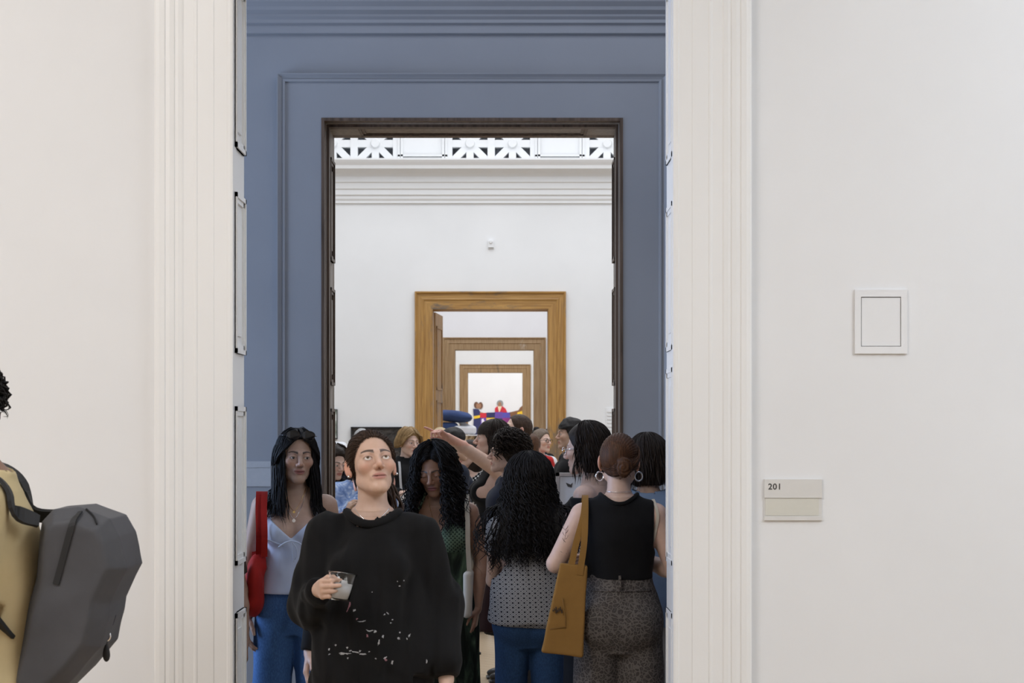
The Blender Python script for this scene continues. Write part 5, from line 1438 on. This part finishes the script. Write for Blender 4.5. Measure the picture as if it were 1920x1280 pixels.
p.strands(h_dark, n=500, length=0.215, curl=(0.003, 8), rad=0.0023, spread=0.012, front=0.74, seed=10, lift=0.018, seg=22, spread_low=0.14, jitter=0.10)

# ================================================================== person behind the sweatshirt, one black sleeve in view
p = Person('person in black long sleeves half hidden behind the woman with the cup', 701, 6.35, 1.58, 0, FAIR, 1.0, res=0.009, hres=0.005,
           arms={-1: dict(el=(-0.215, 0.05, 1.02), wr=(-0.252, -0.02, 0.80), curl=0.45)})
p.build_body()
p.top(black_c, hem=0.85, grow=0.014, sleeve=(1.98, 0.012, 0.014, 0.014), fold=0.004, name='sweater', rs=35)
p.trousers(dark_t, res=0.014); p.shoes(shoe_b); p.hair_cap(h_dark, t=0.014, nape=-0.09)
p = Person('person in brown top mostly hidden by the white panelled door jamb', 368, 6.9, 1.50, 20, TANS, 1.0, res=0.01, hres=0.006, arms={1: dict(el=(0.20, 0.05, 0.98), wr=(0.20, -0.04, 0.76))})
p.build_body(); p.top(mat_cloth('brown_knit', (0.07, 0.045, 0.03)), sleeve=(0.7, 0.015, 0.015, 0.015), name='top', rs=36, res=0.01); p.trousers(dark_t, res=0.014); p.shoes(shoe_b); p.hair_cap(h_brown, t=0.016, nape=-0.10)

# ================================================================== visitors in the bright hall
G = 'visitors standing in the bright hall'
def short_hair(P, mat, t=0.014, noise=0.004, freq=80, nape=-0.06, **k): return P.hair_cap(mat, t=t, noise=noise, freq=freq, nape=nape, **k)
# the woman pointing
p = Person('woman with brown fringe in black sleeveless dress pointing with outstretched arm', 923, 10.7, 1.735, -84, FAIR, 1.0, head=(0, 4, 0), res=0.009, hres=0.0034, group=G, girth=1.05, sh_dz=0.03, legs={('knee', -1): (-0.09, 0.10, 0.475), ('knee', 1): (0.09, 0.10, 0.475), ('ank', -1): (-0.09, 0.17, 0.088), ('ank', 1): (0.09, 0.17, 0.088)},
           arms={1: dict(el=(0.330, -0.185, 1.545), wr=(0.50, -0.335, 1.635), hd=(0.5, -0.72, 0.42), n=(0, 0.3, -0.9), t=(-1, 0, 0), curl=[0.05, 0.75, 0.85, 0.9], thumb=0.5)}, face=dict(lid=0.9, smile=0.1), gaze=(0, 4))
p.build_body(brow=(0.04, 0.025, 0.018))
def cut9(P): return np.maximum(np.abs(P[:, 0])-(0.125+0.2*np.clip(1.25-P[:, 2], 0, 1)), -1)
p.top(black_c, hem=0.95, grow=0.012, neck=(0.075, -0.01, 0.2), fold=0.004, name='dress_bodice', rs=41, cut=cut9)
p.skirt(black_c, [(0.3, 0, 0.10, 0.18, 0.15), (0.6, 0, 0.06, 0.18, 0.15), (0.9, 0, 0.02, 0.185, 0.145), (1.05, 0, 0.01, 0.15, 0.12), (1.15, 0, 0.01, 0.145, 0.115)], 0.32, 1.13, 0.006, 'dress_skirt', 42, 0.012)
p.shoes(shoe_b)
FRI = ([-0.2, -0.06, -0.03, 0.0, 0.028, 0.034, 0.06, 0.2], [0.02, 0.025, 0.028, 0.034, 0.05, 0.2, 0.2, 0.2])
def long9(Q, d):
    e = smax(ell(Q, (0, 0.05, -0.07), (0.092, 0.075, 0.13)), -Q[:, 1]-0.03, 0.015)
    return smin(d, e, 0.03)
p.hair_cap(h_dark, t=0.018, noise=0.002, freq=90, nape=-0.16, line=FRI, extra=long9, streak=0.0012, lo=(-0.15, -0.15, -0.24), hi=(0.15, 0.2, 0.17))
p.strands(h_dark, n=160, length=0.34, curl=(0.003, 8), rad=0.0036, spread=0.010, front=0.62, seed=12, lift=0.014, seg=22, spread_low=0.05)
# curly-haired man
p = Person('man with dark curly hair in dark navy overshirt', 952, 9.9, 1.65, -82, FAIR, 0.0, legs={('ank', -1): (-0.09, 0.12, 0.088), ('ank', 1): (0.09, 0.12, 0.088), ('knee', -1): (-0.09, 0.05, 0.475), ('knee', 1): (0.09, 0.05, 0.475)}, head=(0, 2, 0), res=0.010, hres=0.0036, group=G)
p.build_body(brow=(0.02, 0.014, 0.012))
NJ = Loft([(0.74, 0, 0.01, 0.20, 0.16), (0.95, 0, 0.01, 0.195, 0.15), (1.15, 0, 0.01, 0.185, 0.14), (1.28, 0, 0.01, 0.17, 0.12), (1.34, 0, 0.02, 0.12, 0.09)])
p.top(navy_c, hem=0.86, grow=0.02, sleeve=(1.95, 0.02, 0.022, 0.02), neck=(0.07, 0.01, 0.15), fold=0.008, name='overshirt', rs=43, body=NJ)
p.skirt(maroon, [(0.40, 0, 0.0, 0.22, 0.23), (0.6, 0, 0.0, 0.21, 0.21), (0.8, 0, 0.01, 0.2, 0.17), (0.95, 0, 0.01, 0.18, 0.145)], 0.45, 0.93, 0.010, 'skirt', 44, 0.012, 0.006, 16); p.trousers(dark_t, top=0.9, wide=(0.01, 0.015, 0.02), res=0.014)
p.shoes(shoe_b)
p.hair_cap(h_dark, t=0.030, noise=0.011, freq=85, nape=-0.09, extra=lambda Q, d: smin(d, ell(Q, (0, 0.05, -0.01), (0.098, 0.085, 0.09)), 0.03), lo=(-0.15, -0.16, -0.16), hi=(0.15, 0.2, 0.18))
p.strands(h_dark, n=420, length=0.12, curl=(0.012, 20), rad=0.0026, spread=0.026, front=0.78, seed=14, lift=0.026, seg=18, avoid=False, jitter=0.3)
# man with glasses
p = Person('tall man with glasses in blue denim shirt gazing up', 967, 13.0, 1.80, -80, FAIR, 0.0, head=(0, 14, 0), res=0.012, hres=0.0042, group=G)
p.build_body(brow=(0.08, 0.05, 0.03))
p.top(denim_s, hem=0.88, grow=0.02, sleeve=(1.9, 0.02, 0.022, 0.02), fold=0.007, name='shirt', rs=45); p.trousers(black_c, wide=(0.02, 0.03, 0.04), hem=0.09, res=0.014); p.shoes(shoe_b)
short_hair(p, h_brown, 0.008, 0.0025, 120, -0.05); p.glasses(blackf, up=0.003)
# young man in black suit
p = Person('young man with black hair in black suit and white shirt', 1071, 13.6, 1.765, -78, MID, 0.0, head=(0, 1, 0), res=0.012, hres=0.0040, group=G)
p.build_body(brow=(0.012, 0.01, 0.01))
p.top(black_c, hem=0.82, grow=0.024, sleeve=(1.95, 0.02, 0.022, 0.018), neck=(0.085, -0.01, 0.3), fold=0.006, name='suit_jacket', rs=46)
p.top(white_c, hem=1.2, grow=0.016, neck=(0.066, 0.028, 0.12), fold=0.001, name='white_shirt', rs=47)
p.trousers(black_c, wide=(0.02, 0.03, 0.03), res=0.014); p.shoes(shoe_b)
FR2 = ([-0.2, -0.04, -0.02, 0.01, 0.042, 0.052, 0.08, 0.2], [0.0, 0.005, 0.014, 0.03, 0.05, 0.2, 0.2, 0.2])
p.hair_cap(h_black, t=0.022, noise=0.009, freq=75, nape=-0.045, line=FR2)
# blond man with a camera strap
p = Person('young man with parted blond hair in black jacket', 764, 14.3, 1.69, 18, FAIR, 0.0, head=(18, -4, 0), res=0.012, hres=0.0040, group=G,
           arms={-1: dict(el=(-0.23, 0.04, 1.10), wr=(-0.10, -0.2, 1.12), hd=(0.6, -0.6, 0.3), n=(0, 0.4, -1), t=(0, -0.3, 1), curl=0.7)})
p.build_body(brow=(0.16, 0.1, 0.05))
BJ = Loft([(0.78, 0, 0.01, 0.21, 0.16), (1.0, 0, 0.01, 0.21, 0.15), (1.2, 0, 0.01, 0.20, 0.14), (1.3, 0, 0.01, 0.18, 0.12), (1.35, 0, 0.02, 0.12, 0.09)])
p.top(black_c, hem=0.80, grow=0.024, sleeve=(1.95, 0.025, 0.03, 0.02), neck=(0.07, 0.012, 0.2), fold=0.008, name='jacket', rs=48, body=BJ)
p.trousers(dark_t, wide=(0.02, 0.03, 0.04), res=0.014); p.shoes(shoe_b)
PRT = ([-0.2, -0.05, -0.02, 0.01, 0.035, 0.05, 0.08, 0.2], [-0.01, 0.005, 0.03, 0.05, 0.062, 0.09, 0.2, 0.2])
p.hair_cap(h_blond, t=0.015, noise=0.003, freq=80, nape=-0.06, streak=0.001, shift=0.006)
p.combed(h_blond, PART, [(-0.060, -0.066, 0.048), (-0.076, -0.04, 0.0), (-0.078, 0.02, -0.03), (-0.075, 0.06, -0.03)], n=110, rad=0.0026, off=0.02, seed=31); p.combed(h_blond, PART, [(0.060, -0.066, 0.048), (0.076, -0.04, 0.0), (0.078, 0.02, -0.03), (0.075, 0.06, -0.03)], n=110, rad=0.0026, off=0.02, seed=32)
v, f = ribbon(smooth_path([(-0.07, 0.05, 1.44), (-0.10, -0.11, 1.36), (-0.10, -0.17, 1.15), (-0.08, -0.2, 1.0)], 20), 0.02, 0.004, (1, 0, 0)); mesh_obj('strap', v, f, grey_t, p.root)
pc = empty('folded_leaflet', (p.root.location.x-0.03, p.root.location.y-0.34, 1.04), 0.3, 'white folded leaflet held by the blond man', 'leaflet')
MB().bar((-0.08, 0, -0.06), (0.09, 0.02, 0.05), 0.13, 0.004, (0, 1, 0.3)).build('leaflet_page', white_c, pc)
# grey-haired man before the dark painting
p = Person('grey-haired man standing before the dark relief painting', 679, 17.6, 1.69, 150, FAIR, 0.0, head=(10, 0, 0), res=0.013, hres=0.0055, group=G)
p.build_body(eyes=False); p.top(navy_c, sleeve=(1.9, 0.015, 0.015, 0.015), rs=49); p.trousers(dark_t, res=0.015); p.shoes(shoe_b); short_hair(p, h_grey, 0.010, 0.003, 110, -0.04)
# man in white before the tree photograph
p = Person('dark-haired man in white shirt before the tree photograph', 614, 19.6, 1.82, 165, MID, 0.0, head=(0, 0, 0), res=0.013, hres=0.006, group=G)
p.build_body(eyes=False); p.top(white_c, sleeve=(0.8, 0.02, 0.02, 0.02), rs=50); p.trousers(dark_t, res=0.015); p.shoes(shoe_b); short_hair(p, h_dark, 0.014, 0.004, 90)
# woman in black coat at the left jamb
p = Person('woman with frizzy dark hair in black coat beside the oak jamb', 622, 11.3, 1.565, 30, FAIR, 1.0, head=(10, -14, 0), res=0.011, hres=0.0042, group=G)
p.build_body(); p.top(black_c, hem=0.55, grow=0.03, sleeve=(1.95, 0.025, 0.03, 0.025), fold=0.008, name='coat', rs=51, body=Loft([(0.5, 0, 0.01, 0.23, 0.19), (0.9, 0, 0.01, 0.20, 0.16), (1.15, 0, 0.01, 0.165, 0.135), (1.28, 0, 0.015, 0.12, 0.09)]))
p.trousers(dark_t, res=0.015); p.shoes(shoe_b)
p.hair_cap(h_dark, t=0.026, noise=0.008, freq=80, nape=-0.10); p.strands(h_dark, n=170, length=0.22, curl=(0.010, 20), rad=0.004, spread=0.02, front=0.7, seed=15, lift=0.018, seg=22, spread_low=0.2)
# person in blue tie-dye
p = Person('person in pale blue tie-dyed shirt behind the woman with the cup', 676, 10.3, 1.575, 15, MID, 1.0, res=0.010, hres=0.006, group=G,
           arms={-1: dict(el=(-0.225, 0.02, 1.06), wr=(-0.13, -0.2, 1.15), hd=(0.3, -0.5, 0.8), n=(1, 0, 0), t=(0, -0.5, 0.5), curl=0.6)})
p.build_body(); p.top(tie_m, hem=0.85, grow=0.03, sleeve=(1.8, 0.045, 0.05, 0.03), fold=0.012, name='blouse', rs=52); p.trousers(denim_d, res=0.014); p.shoes(shoe_w); short_hair(p, h_dark, 0.014, 0.003, 90, -0.08)
# fair cap
p = Person('visitor in a beige knitted cap', 826, 20.3, 1.70, 60, FAIR, 0.0, res=0.013, hres=0.006, group=G)
p.build_body(); p.top(dark_t, sleeve=(1.9, 0.02, 0.02, 0.02), rs=53); p.trousers(dark_t, res=0.015); p.shoes(shoe_b)
p.hair_cap(mat_cloth('beige_knit', (0.55, 0.43, 0.27), 0.9), t=0.016, noise=0.002, freq=120, nape=0.0, name='knitted_cap')
# black-haired man in navy jacket
p = Person('black-haired man with glasses in navy jacket turned towards the far door', 850, 12.0, 1.685, 112, MID, 0.0, head=(4, 0, 0), res=0.011, hres=0.0045, group=G)
p.build_body(); p.top(navy_j, hem=0.84, grow=0.024, sleeve=(1.95, 0.022, 0.026, 0.02), neck=(0.08, 0.0, 0.1), fold=0.008, name='jacket', rs=54, body=NJ)
p.top(white_c, hem=1.25, grow=0.014, neck=(0.066, 0.03, 0.0), fold=0.001, name='white_collar', rs=55); p.trousers(dark_t, res=0.015); p.shoes(shoe_b)
short_hair(p, h_black, 0.018, 0.004, 80, -0.06); p.glasses(blackf)
# woman in polka dots
p = Person('woman with dark hair in black polka-dot dress', 884, 13.4, 1.585, -28, FAIR, 1.0, head=(-34, 0, 0), res=0.011, hres=0.0045, group=G)
p.build_body(); p.top(polka_m, hem=0.95, grow=0.012, sleeve=(0.5, 0.014, 0.014, 0.014), neck=(0.085, -0.02, 0.5), fold=0.004, name='dress_bodice', rs=56)
p.skirt(polka_m, [(0.35, 0, 0.01, 0.24, 0.23), (0.7, 0, 0.01, 0.2, 0.18), (0.95, 0, 0.01, 0.16, 0.13), (1.02, 0, 0.01, 0.14, 0.115)], 0.36, 1.0, 0.008, 'dress_skirt', 57, 0.013); p.shoes(shoe_b)
p.hair_cap(h_dark, t=0.018, noise=0.003, freq=90, nape=-0.12, extra=long9, lo=(-0.15, -0.15, -0.24), hi=(0.15, 0.2, 0.17))
# woman with red scarf
p = Person('woman with glasses and a red scarf near the far oak doorway', 1014, 16.4, 1.685, 38, FAIR, 1.0, head=(10, 0, 0), res=0.012, hres=0.0045, group=G)
p.build_body(); p.top(white_c, hem=0.9, grow=0.014, sleeve=(0.9, 0.015, 0.015, 0.015), rs=58)
def scf(P):
    d = ell(P, (0, -0.01, 1.385), (0.095, 0.085, 0.04)); d = smin(d, rcone(P, (-0.08, -0.08, 1.37), (-0.06, -0.14, 1.05), 0.045, 0.05), 0.03); d = smin(d, rcone(P, (0.08, -0.06, 1.37), (0.16, 0.02, 1.2), 0.04, 0.05), 0.03)
    return np.maximum(d+folds(P, 5, 0.01, 60), -p.neck(P)-0.001)
sdf_obj('scarf', scf, (-0.22, -0.22, 0.95), (0.26, 0.14, 1.46), 0.009, scarf_r, p.root)
p.trousers(dark_t, res=0.015); p.shoes(shoe_b); short_hair(p, mat_hair('ash_hair', (0.16, 0.12, 0.09)), 0.012, 0.003, 90, -0.07); p.glasses(blackf)
p = Person('woman with chestnut hair and white top turned to the far doorway', 996, 15.0, 1.63, 160, FAIR, 1.0, res=0.013, hres=0.005, group=G)
p.build_body(eyes=False); p.top(white_c, hem=0.9, sleeve=(0.8, 0.015, 0.015, 0.015), rs=59); p.trousers(denim_d, res=0.015); p.shoes(shoe_w)
p.hair_cap(h_aub, t=0.018, noise=0.003, freq=90, nape=-0.14, extra=long9, lo=(-0.15, -0.15, -0.24), hi=(0.15, 0.2, 0.17))
p = Person('visitor with black topknot seen behind the red scarf', 1006, 18.9, 1.68, 175, MID, 1.0, res=0.014, hres=0.006, group=G)
p.build_body(eyes=False); p.top(black_c, hem=0.9, sleeve=(1.9, 0.015, 0.015, 0.015), rs=60); p.trousers(dark_t, res=0.015); p.shoes(shoe_b)
p.hair_cap(h_black, t=0.012, noise=0.003, freq=90, extra=lambda Q, d: smin(d, ell(Q, (0, 0.03, 0.125), (0.04, 0.04, 0.03)), 0.01), hi=(0.14, 0.18, 0.18))
p = Person('visitor in black half hidden by the golden oak casing', 1030, 25.0, 1.69, -60, MID, 1.0, res=0.014, hres=0.006, group=G)
p.build_body(eyes=False); p.top(black_c, hem=0.9, sleeve=(1.9, 0.015, 0.015, 0.015), rs=61); p.trousers(dark_t, res=0.015); p.shoes(shoe_b); short_hair(p, h_black, 0.018, 0.004)

# ================================================================== man with a backpack walking past, at the left edge
p = Person('man with curly black hair in ochre T-shirt wearing a grey backpack', -42, 4.25, 1.845, -80, BROWN, 0.0, head=(0, 0, 0), res=0.009, hres=0.005, neck_fwd=0.09,
           arms={1: dict(el=(0.24, -0.02, 1.25), wr=(0.22, -0.22, 1.08))})
p.build_body(eyes=False)
OT = Loft([(0.85, 0, 0.01, 0.195, 0.155), (1.05, 0, 0.01, 0.19, 0.15), (1.25, 0, 0.02, 0.20, 0.155), (1.38, 0, 0.02, 0.20, 0.145), (1.46, 0, 0.03, 0.17, 0.11), (1.51, 0, 0.03, 0.11, 0.08)])
p.top(tan_c, hem=0.80, grow=0.022, sleeve=(0.95, 0.035, 0.04, 0.03), neck=(0.062, 0.02, 0.0), fold=0.006, name='tshirt', rs=62, body=OT)
p.trousers(black_c, res=0.014); p.shoes(shoe_b)
p.hair_cap(h_black, t=0.030, noise=0.010, freq=80, nape=-0.07); p.strands(h_black, n=700, length=0.09, curl=(0.010, 18), rad=0.0024, spread=0.026, front=0.8, seed=21, lift=0.028, seg=14, avoid=False, jitter=0.4)

# ------------------------------------------------------------------ the backpack
bp_m = mat_cloth('grey_coated_canvas', (0.075, 0.075, 0.082), 0.6, 0.12, 400, 0.3)
bp_d = mat_plain('black_webbing', (0.012, 0.012, 0.013), 0.7)
db = 4.25
man = p
bk = empty('backpack', (px(150, db), db, 1.0), 0, 'angular dark grey canvas backpack with diagonal zip on the man in ochre', 'backpack')
B0 = np.array(bk.location)
def bl(x, y, off=0.0): return np.array([px(x, db)-B0[0], off, pz(y, db)-B0[2]])
poly = np.array([bl(x, y)[[0, 2]] for x, y in [(98, 975), (118, 952), (165, 946), (222, 968), (240, 1000), (254, 1060), (241, 1084), (222, 1124), (219, 1150), (205, 1205), (165, 1255), (118, 1300), (52, 1312), (40, 1262), (62, 1180), (84, 1080)]], np.float32)
def poly_sdf(q, V):
    d = ((q-V[0])**2).sum(1); s_ = np.ones(len(q), np.float32); n = len(V)
    for i in range(n):
        a, b = V[i], V[i-1]; e = b-a; w = q-a
        t = np.clip((w@e)/(e@e), 0, 1); c = w-t[:, None]*e; d = np.minimum(d, (c*c).sum(1))
        c1 = q[:, 1] >= a[1]; c2 = q[:, 1] < b[1]; c3 = e[0]*w[:, 1] > e[1]*w[:, 0]
        fl_ = (c1 & c2 & c3) | (~c1 & ~c2 & ~c3); s_ = np.where(fl_, -s_, s_)
    return s_*np.sqrt(d)
def bpf(P):
    d2 = poly_sdf(P[:, [0, 2]], poly)
    w = 0.150
    d = smax(d2+np.clip(np.abs(P[:, 1])-0.09, 0, 1)*0.55, np.abs(P[:, 1])-w, 0.012)
    return d+folds(P, 77, 0.0055, 26, 5, (1, 1, 1))
sdf_obj('pack_body', bpf, (-0.22, -0.2, -0.1), (0.2, 0.2, 0.53), 0.006, bp_m, bk)
pb = bvh(bk.children[0])
def on_pack(x, y, off=-0.002):
    q = bl(x, y); h = pb.ray_cast(Vector((q[0], -0.5, q[2])), Vector((0, 1, 0))); return np.array(h[0])+[0, off, 0] if h[0] else np.array([q[0], -0.14, q[2]])
zp_ = smooth_path([on_pack(170-t*36, 955+t*130) for t in np.linspace(0, 1, 8)], 24)
v, f = ribbon(zp_, 0.016, 0.004, (1, 0, 0.3)); mesh_obj('zip', v, f, bp_d, bk)
v, f = ribbon(smooth_path([on_pack(178, 952), on_pack(196, 966), on_pack(205, 978)], 10), 0.010, 0.003, (0, 0, 1)); mesh_obj('top_seam', v, f, bp_d, bk)
yp = -0.02
v, f = tube_mesh([bl(203+7*math.cos(t), 1190+9*math.sin(t), yp) for t in np.linspace(0, 6.283, 18, endpoint=False)], 0.003, 6, True); mesh_obj('ring', v, f, silver, bk, True)
v, f = tube_mesh(smooth_path([bl(218, 1150, yp), bl(212, 1168, yp), bl(205, 1182, yp)], 10), 0.006, 6); mesh_obj('loop', v, f, bp_d, bk, True)
sdf_obj('zip_pull', lambda P: smin(ell(P, bl(203, 1225, yp), (0.010, 0.008, 0.019)), rcone(P, bl(203, 1196, yp), bl(203, 1215, yp), 0.004, 0.005), 0.008), bl(203, 1215, yp)-0.06, bl(203, 1215, yp)+0.06, 0.004, bp_d, bk)
# shoulder straps lie on the shirt
tee = [c for c in man.root.children if c.name.startswith('tshirt')][0]
bpy.context.view_layer.update()
M = man.root.matrix_world; tv = BVHTree.FromPolygons([tuple(M@q.co) for q in tee.data.vertices], [tuple(q.vertices) for q in tee.data.polygons])
def near_shirt(x, y, yw, off=0.008):
    h = tv.find_nearest(Vector((px(x, db), yw, pz(y, db)))); return np.array(h[0]+h[1]*off)-B0, np.array(h[1])
for sg in (-1, 1):
    pn = [near_shirt(x, y, db+sg*0.17) for x, y in ((82, 945), (62, 918), (35, 895), (0, 885), (-45, 890), (-90, 920), (-120, 980), (-128, 1060))]
    pn += [near_shirt(x, y, db+sg*0.24) for x, y in ((-90, 1110), (-40, 1105), (0, 1135))]
    pts = np.array([bl(99, 972, sg*0.13)]+[q[0] for q in pn]+[bl(48, 1182, sg*0.13)]); nr_ = np.array([pn[0][1]]+[q[1] for q in pn]+[pn[-1][1]])
    P_ = smooth_path(pts, 70); N_ = smooth_path(nr_+np.arange(len(nr_))[:, None]*1e-4, 70) if False else np.stack([np.interp(np.linspace(0, 1, 70), np.linspace(0, 1, len(nr_)), nr_[:, k]) for k in range(3)], 1)
    T_ = np.gradient(P_, axis=0); wd_ = np.cross(T_, N_); wd_ /= np.linalg.norm(wd_, axis=1)[:, None]+1e-9
    v, f = ribbon(P_, np.interp(np.linspace(0, 1, 70), [0, 0.1, 0.5, 0.7, 1], [0.035, 0.055, 0.06, 0.035, 0.03]), 0.010, wd_); mesh_obj('shoulder_strap', v, f, bp_d, bk)

# ------------------------------------------------------------------ print stand in the passage, behind the visitors
dS = 8.15
ss = empty('sign_stand', (px(1092, dS), dS, 0), 0, 'white notice board in silver frame on a stand behind the bun-haired woman', 'sign')
zt_ = pz(886, dS)
al = mat_plain('brushed_aluminium', (0.62, 0.62, 0.64), 0.35, 0.9)
mb = MB()
for a in ((-0.135, -0.118, zt_-0.42, zt_), (0.118, 0.135, zt_-0.42, zt_), (-0.135, 0.135, zt_-0.017, zt_), (-0.135, 0.135, zt_-0.42, zt_-0.403)): mb.box(a[0], a[1], -0.014, 0.012, a[2], a[3])
mb.build('frame', al, ss); MB().box(-0.118, 0.118, -0.006, 0.006, zt_-0.403, zt_-0.017).build('panel', white_c, ss)
MB().cyl((0, 0.02, 0.02), (0, 0.02, zt_-0.3), 0.014).build('pole', al, ss); MB().cyl((0, 0.02, 0), (0, 0.02, 0.02), 0.15, 0.14, 32).build('base', al, ss)
mk = MB(); mk.prism([(-0.085, zt_-0.05), (-0.06, zt_-0.06), (-0.05, zt_-0.05), (-0.055, zt_-0.075), (-0.075, zt_-0.07)], -0.0085, -0.006); mk.build('printed_mark', ink, ss)

# ------------------------------------------------------------------ art in the far galleries
dP = 28.0
art = empty('cushion_sculpture', (px(852, dP), dP, 0), 0, 'stack of navy and white cushions on a plinth seen through the oak doorway', 'sculpture')
navy_p = mat_cloth('navy_cushion', (0.035, 0.06, 0.15), 0.8, 0.15); whit_p = mat_cloth('white_bedding', (0.75, 0.76, 0.78), 0.8, 0.05)
def al_(x, y): return np.array([px(x, dP)-art.location.x, 0, pz(y, dP)])
def pil(P):
    c = al_(850, 780); Q = P-c.astype(np.float32)
    cs, sn = math.cos(0.10), math.sin(0.10); Q = np.stack([cs*Q[:, 0]-sn*Q[:, 2], Q[:, 1], sn*Q[:, 0]+cs*Q[:, 2]], 1)
    e = np.clip(1-(np.abs(Q[:, 0])/0.33)**3, 0.03, 1)*np.clip(1-(np.abs(Q[:, 1])/0.26)**3, 0.03, 1)
    return smax(np.abs(Q[:, 2])-0.095*np.sqrt(e)-0.006, np.maximum(np.abs(Q[:, 0])-0.33, np.abs(Q[:, 1])-0.26), 0.02)*0.7+folds(P, 4, 0.006, 30)
sdf_obj('top_cushion', pil, (-0.5, -0.4, 1.7), (0.45, 0.4, 2.1), 0.012, navy_p, art)
sdf_obj('navy_cushion', lambda P: rbox(P, al_(842, 802), (0.155, 0.22, 0.095), 0.07)+folds(P, 6, 0.008, 25), (-0.4, -0.4, 1.5), (0.3, 0.4, 1.95), 0.012, navy_p, art)
sdf_obj('white_bedding', lambda P: smin(rbox(P, al_(872, 806), (0.19, 0.25, 0.07), 0.05), rcone(P, al_(862, 790), al_(885, 806), 0.03, 0.06), 0.05)+folds(P, 8, 0.012, 22), (-0.2, -0.4, 1.5), (0.55, 0.4, 1.98), 0.012, whit_p, art)
MB().box(-0.32, 0.42, -0.3, 0.3, 0, 1.60).build('plinth', hallw, art)
pic = mat_pattern('brown_print', pat_noise([(0.4, (0.03, 0.025, 0.02)), (0.5, (0.3, 0.2, 0.1)), (0.62, (0.55, 0.45, 0.3))], 9.0))
MB().box(0.10, 0.40, -0.325, -0.3, 1.25, 1.58).build('picture', pic, art)

dW = YF-0.03; sW = dW/F
mu = empty('mural_cutouts', (px(933, dW), YF, 0), 0, 'colourful cut-out mural of people holding a patchwork quilt on the end wall', 'mural')
def flat(nm, col, pts, th=0.03):
    k = 'mural_%d_%d_%d' % tuple(int(c*255) for c in col); m = MATS.get(k) or mat_plain(k, col, 0.8, noise=0.08, nscale=6)
    MB().prism([((x-933)*sW, pz(y, dW)) for x, y in pts], -th, -0.001).build(nm, m, mu)
def circ(x, y, rx, ry, n=14): return [(x+rx*math.cos(2*math.pi*k/n), y+ry*math.sin(2*math.pi*k/n)) for k in range(n)]
NV = (0.03, 0.035, 0.12); PU = (0.14, 0.07, 0.35); RD = (0.6, 0.03, 0.05); YE = (0.85, 0.55, 0.03); BR = (0.22, 0.10, 0.045); SK = (0.36, 0.19, 0.11); HG = (0.30, 0.30, 0.29)
flat('hair', (0.16, 0.08, 0.05), circ(893, 759, 4.4, 6)); flat('hair', (0.16, 0.08, 0.05), circ(901, 760, 4.5, 6.5)); flat('face', SK, circ(895.5, 761, 3, 5), 0.04); flat('face', SK, circ(899.5, 761, 2.6, 4.5), 0.045)
flat('dress', NV, [(887, 766), (897, 767), (903, 775), (899, 779), (888, 780)], 0.05); flat('arm', SK, [(900, 772), (908, 774), (915, 773), (914, 776), (900, 777)], 0.055)
flat('sash', YE, [(888, 780), (900, 778), (900, 783), (889, 785)], 0.06); flat('skirt', NV, [(888, 785), (902, 782), (903, 815), (887, 815)], 0.05)
flat('grey_hair', HG, circ(937.5, 756, 6.2, 6.2)); flat('face', SK, circ(937, 758, 3.2, 4.8), 0.04)
flat('red_jacket', RD, [(928, 765), (933, 761), (942, 761), (948, 766), (951, 773), (928, 773)], 0.035); flat('shirt', (0.85, 0.7, 0.5), [(933, 761.5), (941, 761.5), (937, 772), (935.5, 772)], 0.045)
flat('sleeve', BR, [(955, 773), (972, 769), (975, 764), (979.5, 760), (979.5, 780), (958, 782)], 0.04); flat('cuff', YE, [(970, 773), (979, 770), (980, 781), (970, 781)], 0.05)
quilt = [(900, 774, 912, 783, RD), (912, 773, 928, 783, NV), (928, 772, 942, 784, PU), (942, 773, 956, 783, (0.10, 0.08, 0.40)), (901, 783, 912, 797, PU), (912, 782, 927.5, 797, YE), (928, 784, 942, 797, NV), (942, 783, 956, 797, (0.25, 0.04, 0.2)), (956, 781, 980, 797, (0.08, 0.05, 0.22)), (903, 797, 980, 822, NV)]
for x0, y0, x1, y1, c in quilt: flat('patch', c, [(x0, y0+0.3), (x1, y0), (x1, y1), (x0, y1)], 0.056)
flat('white_motif', (0.8, 0.75, 0.85), [(903, 786), (906, 784), (909, 791), (910, 795), (903, 793)], 0.06); flat('photo_patch', (0.9, 0.75, 0.4), [(914, 785), (925, 785), (925, 796), (914, 796)], 0.062); flat('dark_motif', (0.04, 0.03, 0.02), circ(920, 790.5, 4.5, 3), 0.066)

# ------------------------------------------------------------------ details belong to the part they sit on
SUB = {'collar': 'sweatshirt', 'neck_binding': 'vest', 'paint_spatter': 'sweatshirt', 'bow': 'camisole', 'seam': 'camisole', 'fly_seam': 'jeans', 'belt_loop': 'trousers', 'yoke_seam': 'trousers', 'pendant': 'necklace',
       'pocket_seam': 'bag_body', 'stitched_motif': 'bag_body', 'zip': 'pack_body', 'top_seam': 'pack_body', 'ring': 'pack_body', 'loop': 'pack_body', 'zip_pull': 'pack_body', 'tattoo': 'body',
       'combed_hair': 'hair', 'hair_strand': 'hair', 'hair_lock': 'hair', 'hair_mass': 'hair', 'ponytail': 'hair', 'room_number': 'number_plate', 'eye': 'body'}
stem = lambda o: o.name.split('.')[0]
for r in [o for o in COL.objects if o.parent is None and o.get('category')]:
    ch = list(r.children)
    for o in ch:
        want = SUB.get(stem(o))
        tgt = next((q for q in ch if stem(q) == want), None) if want else None
        if tgt: o.parent = tgt
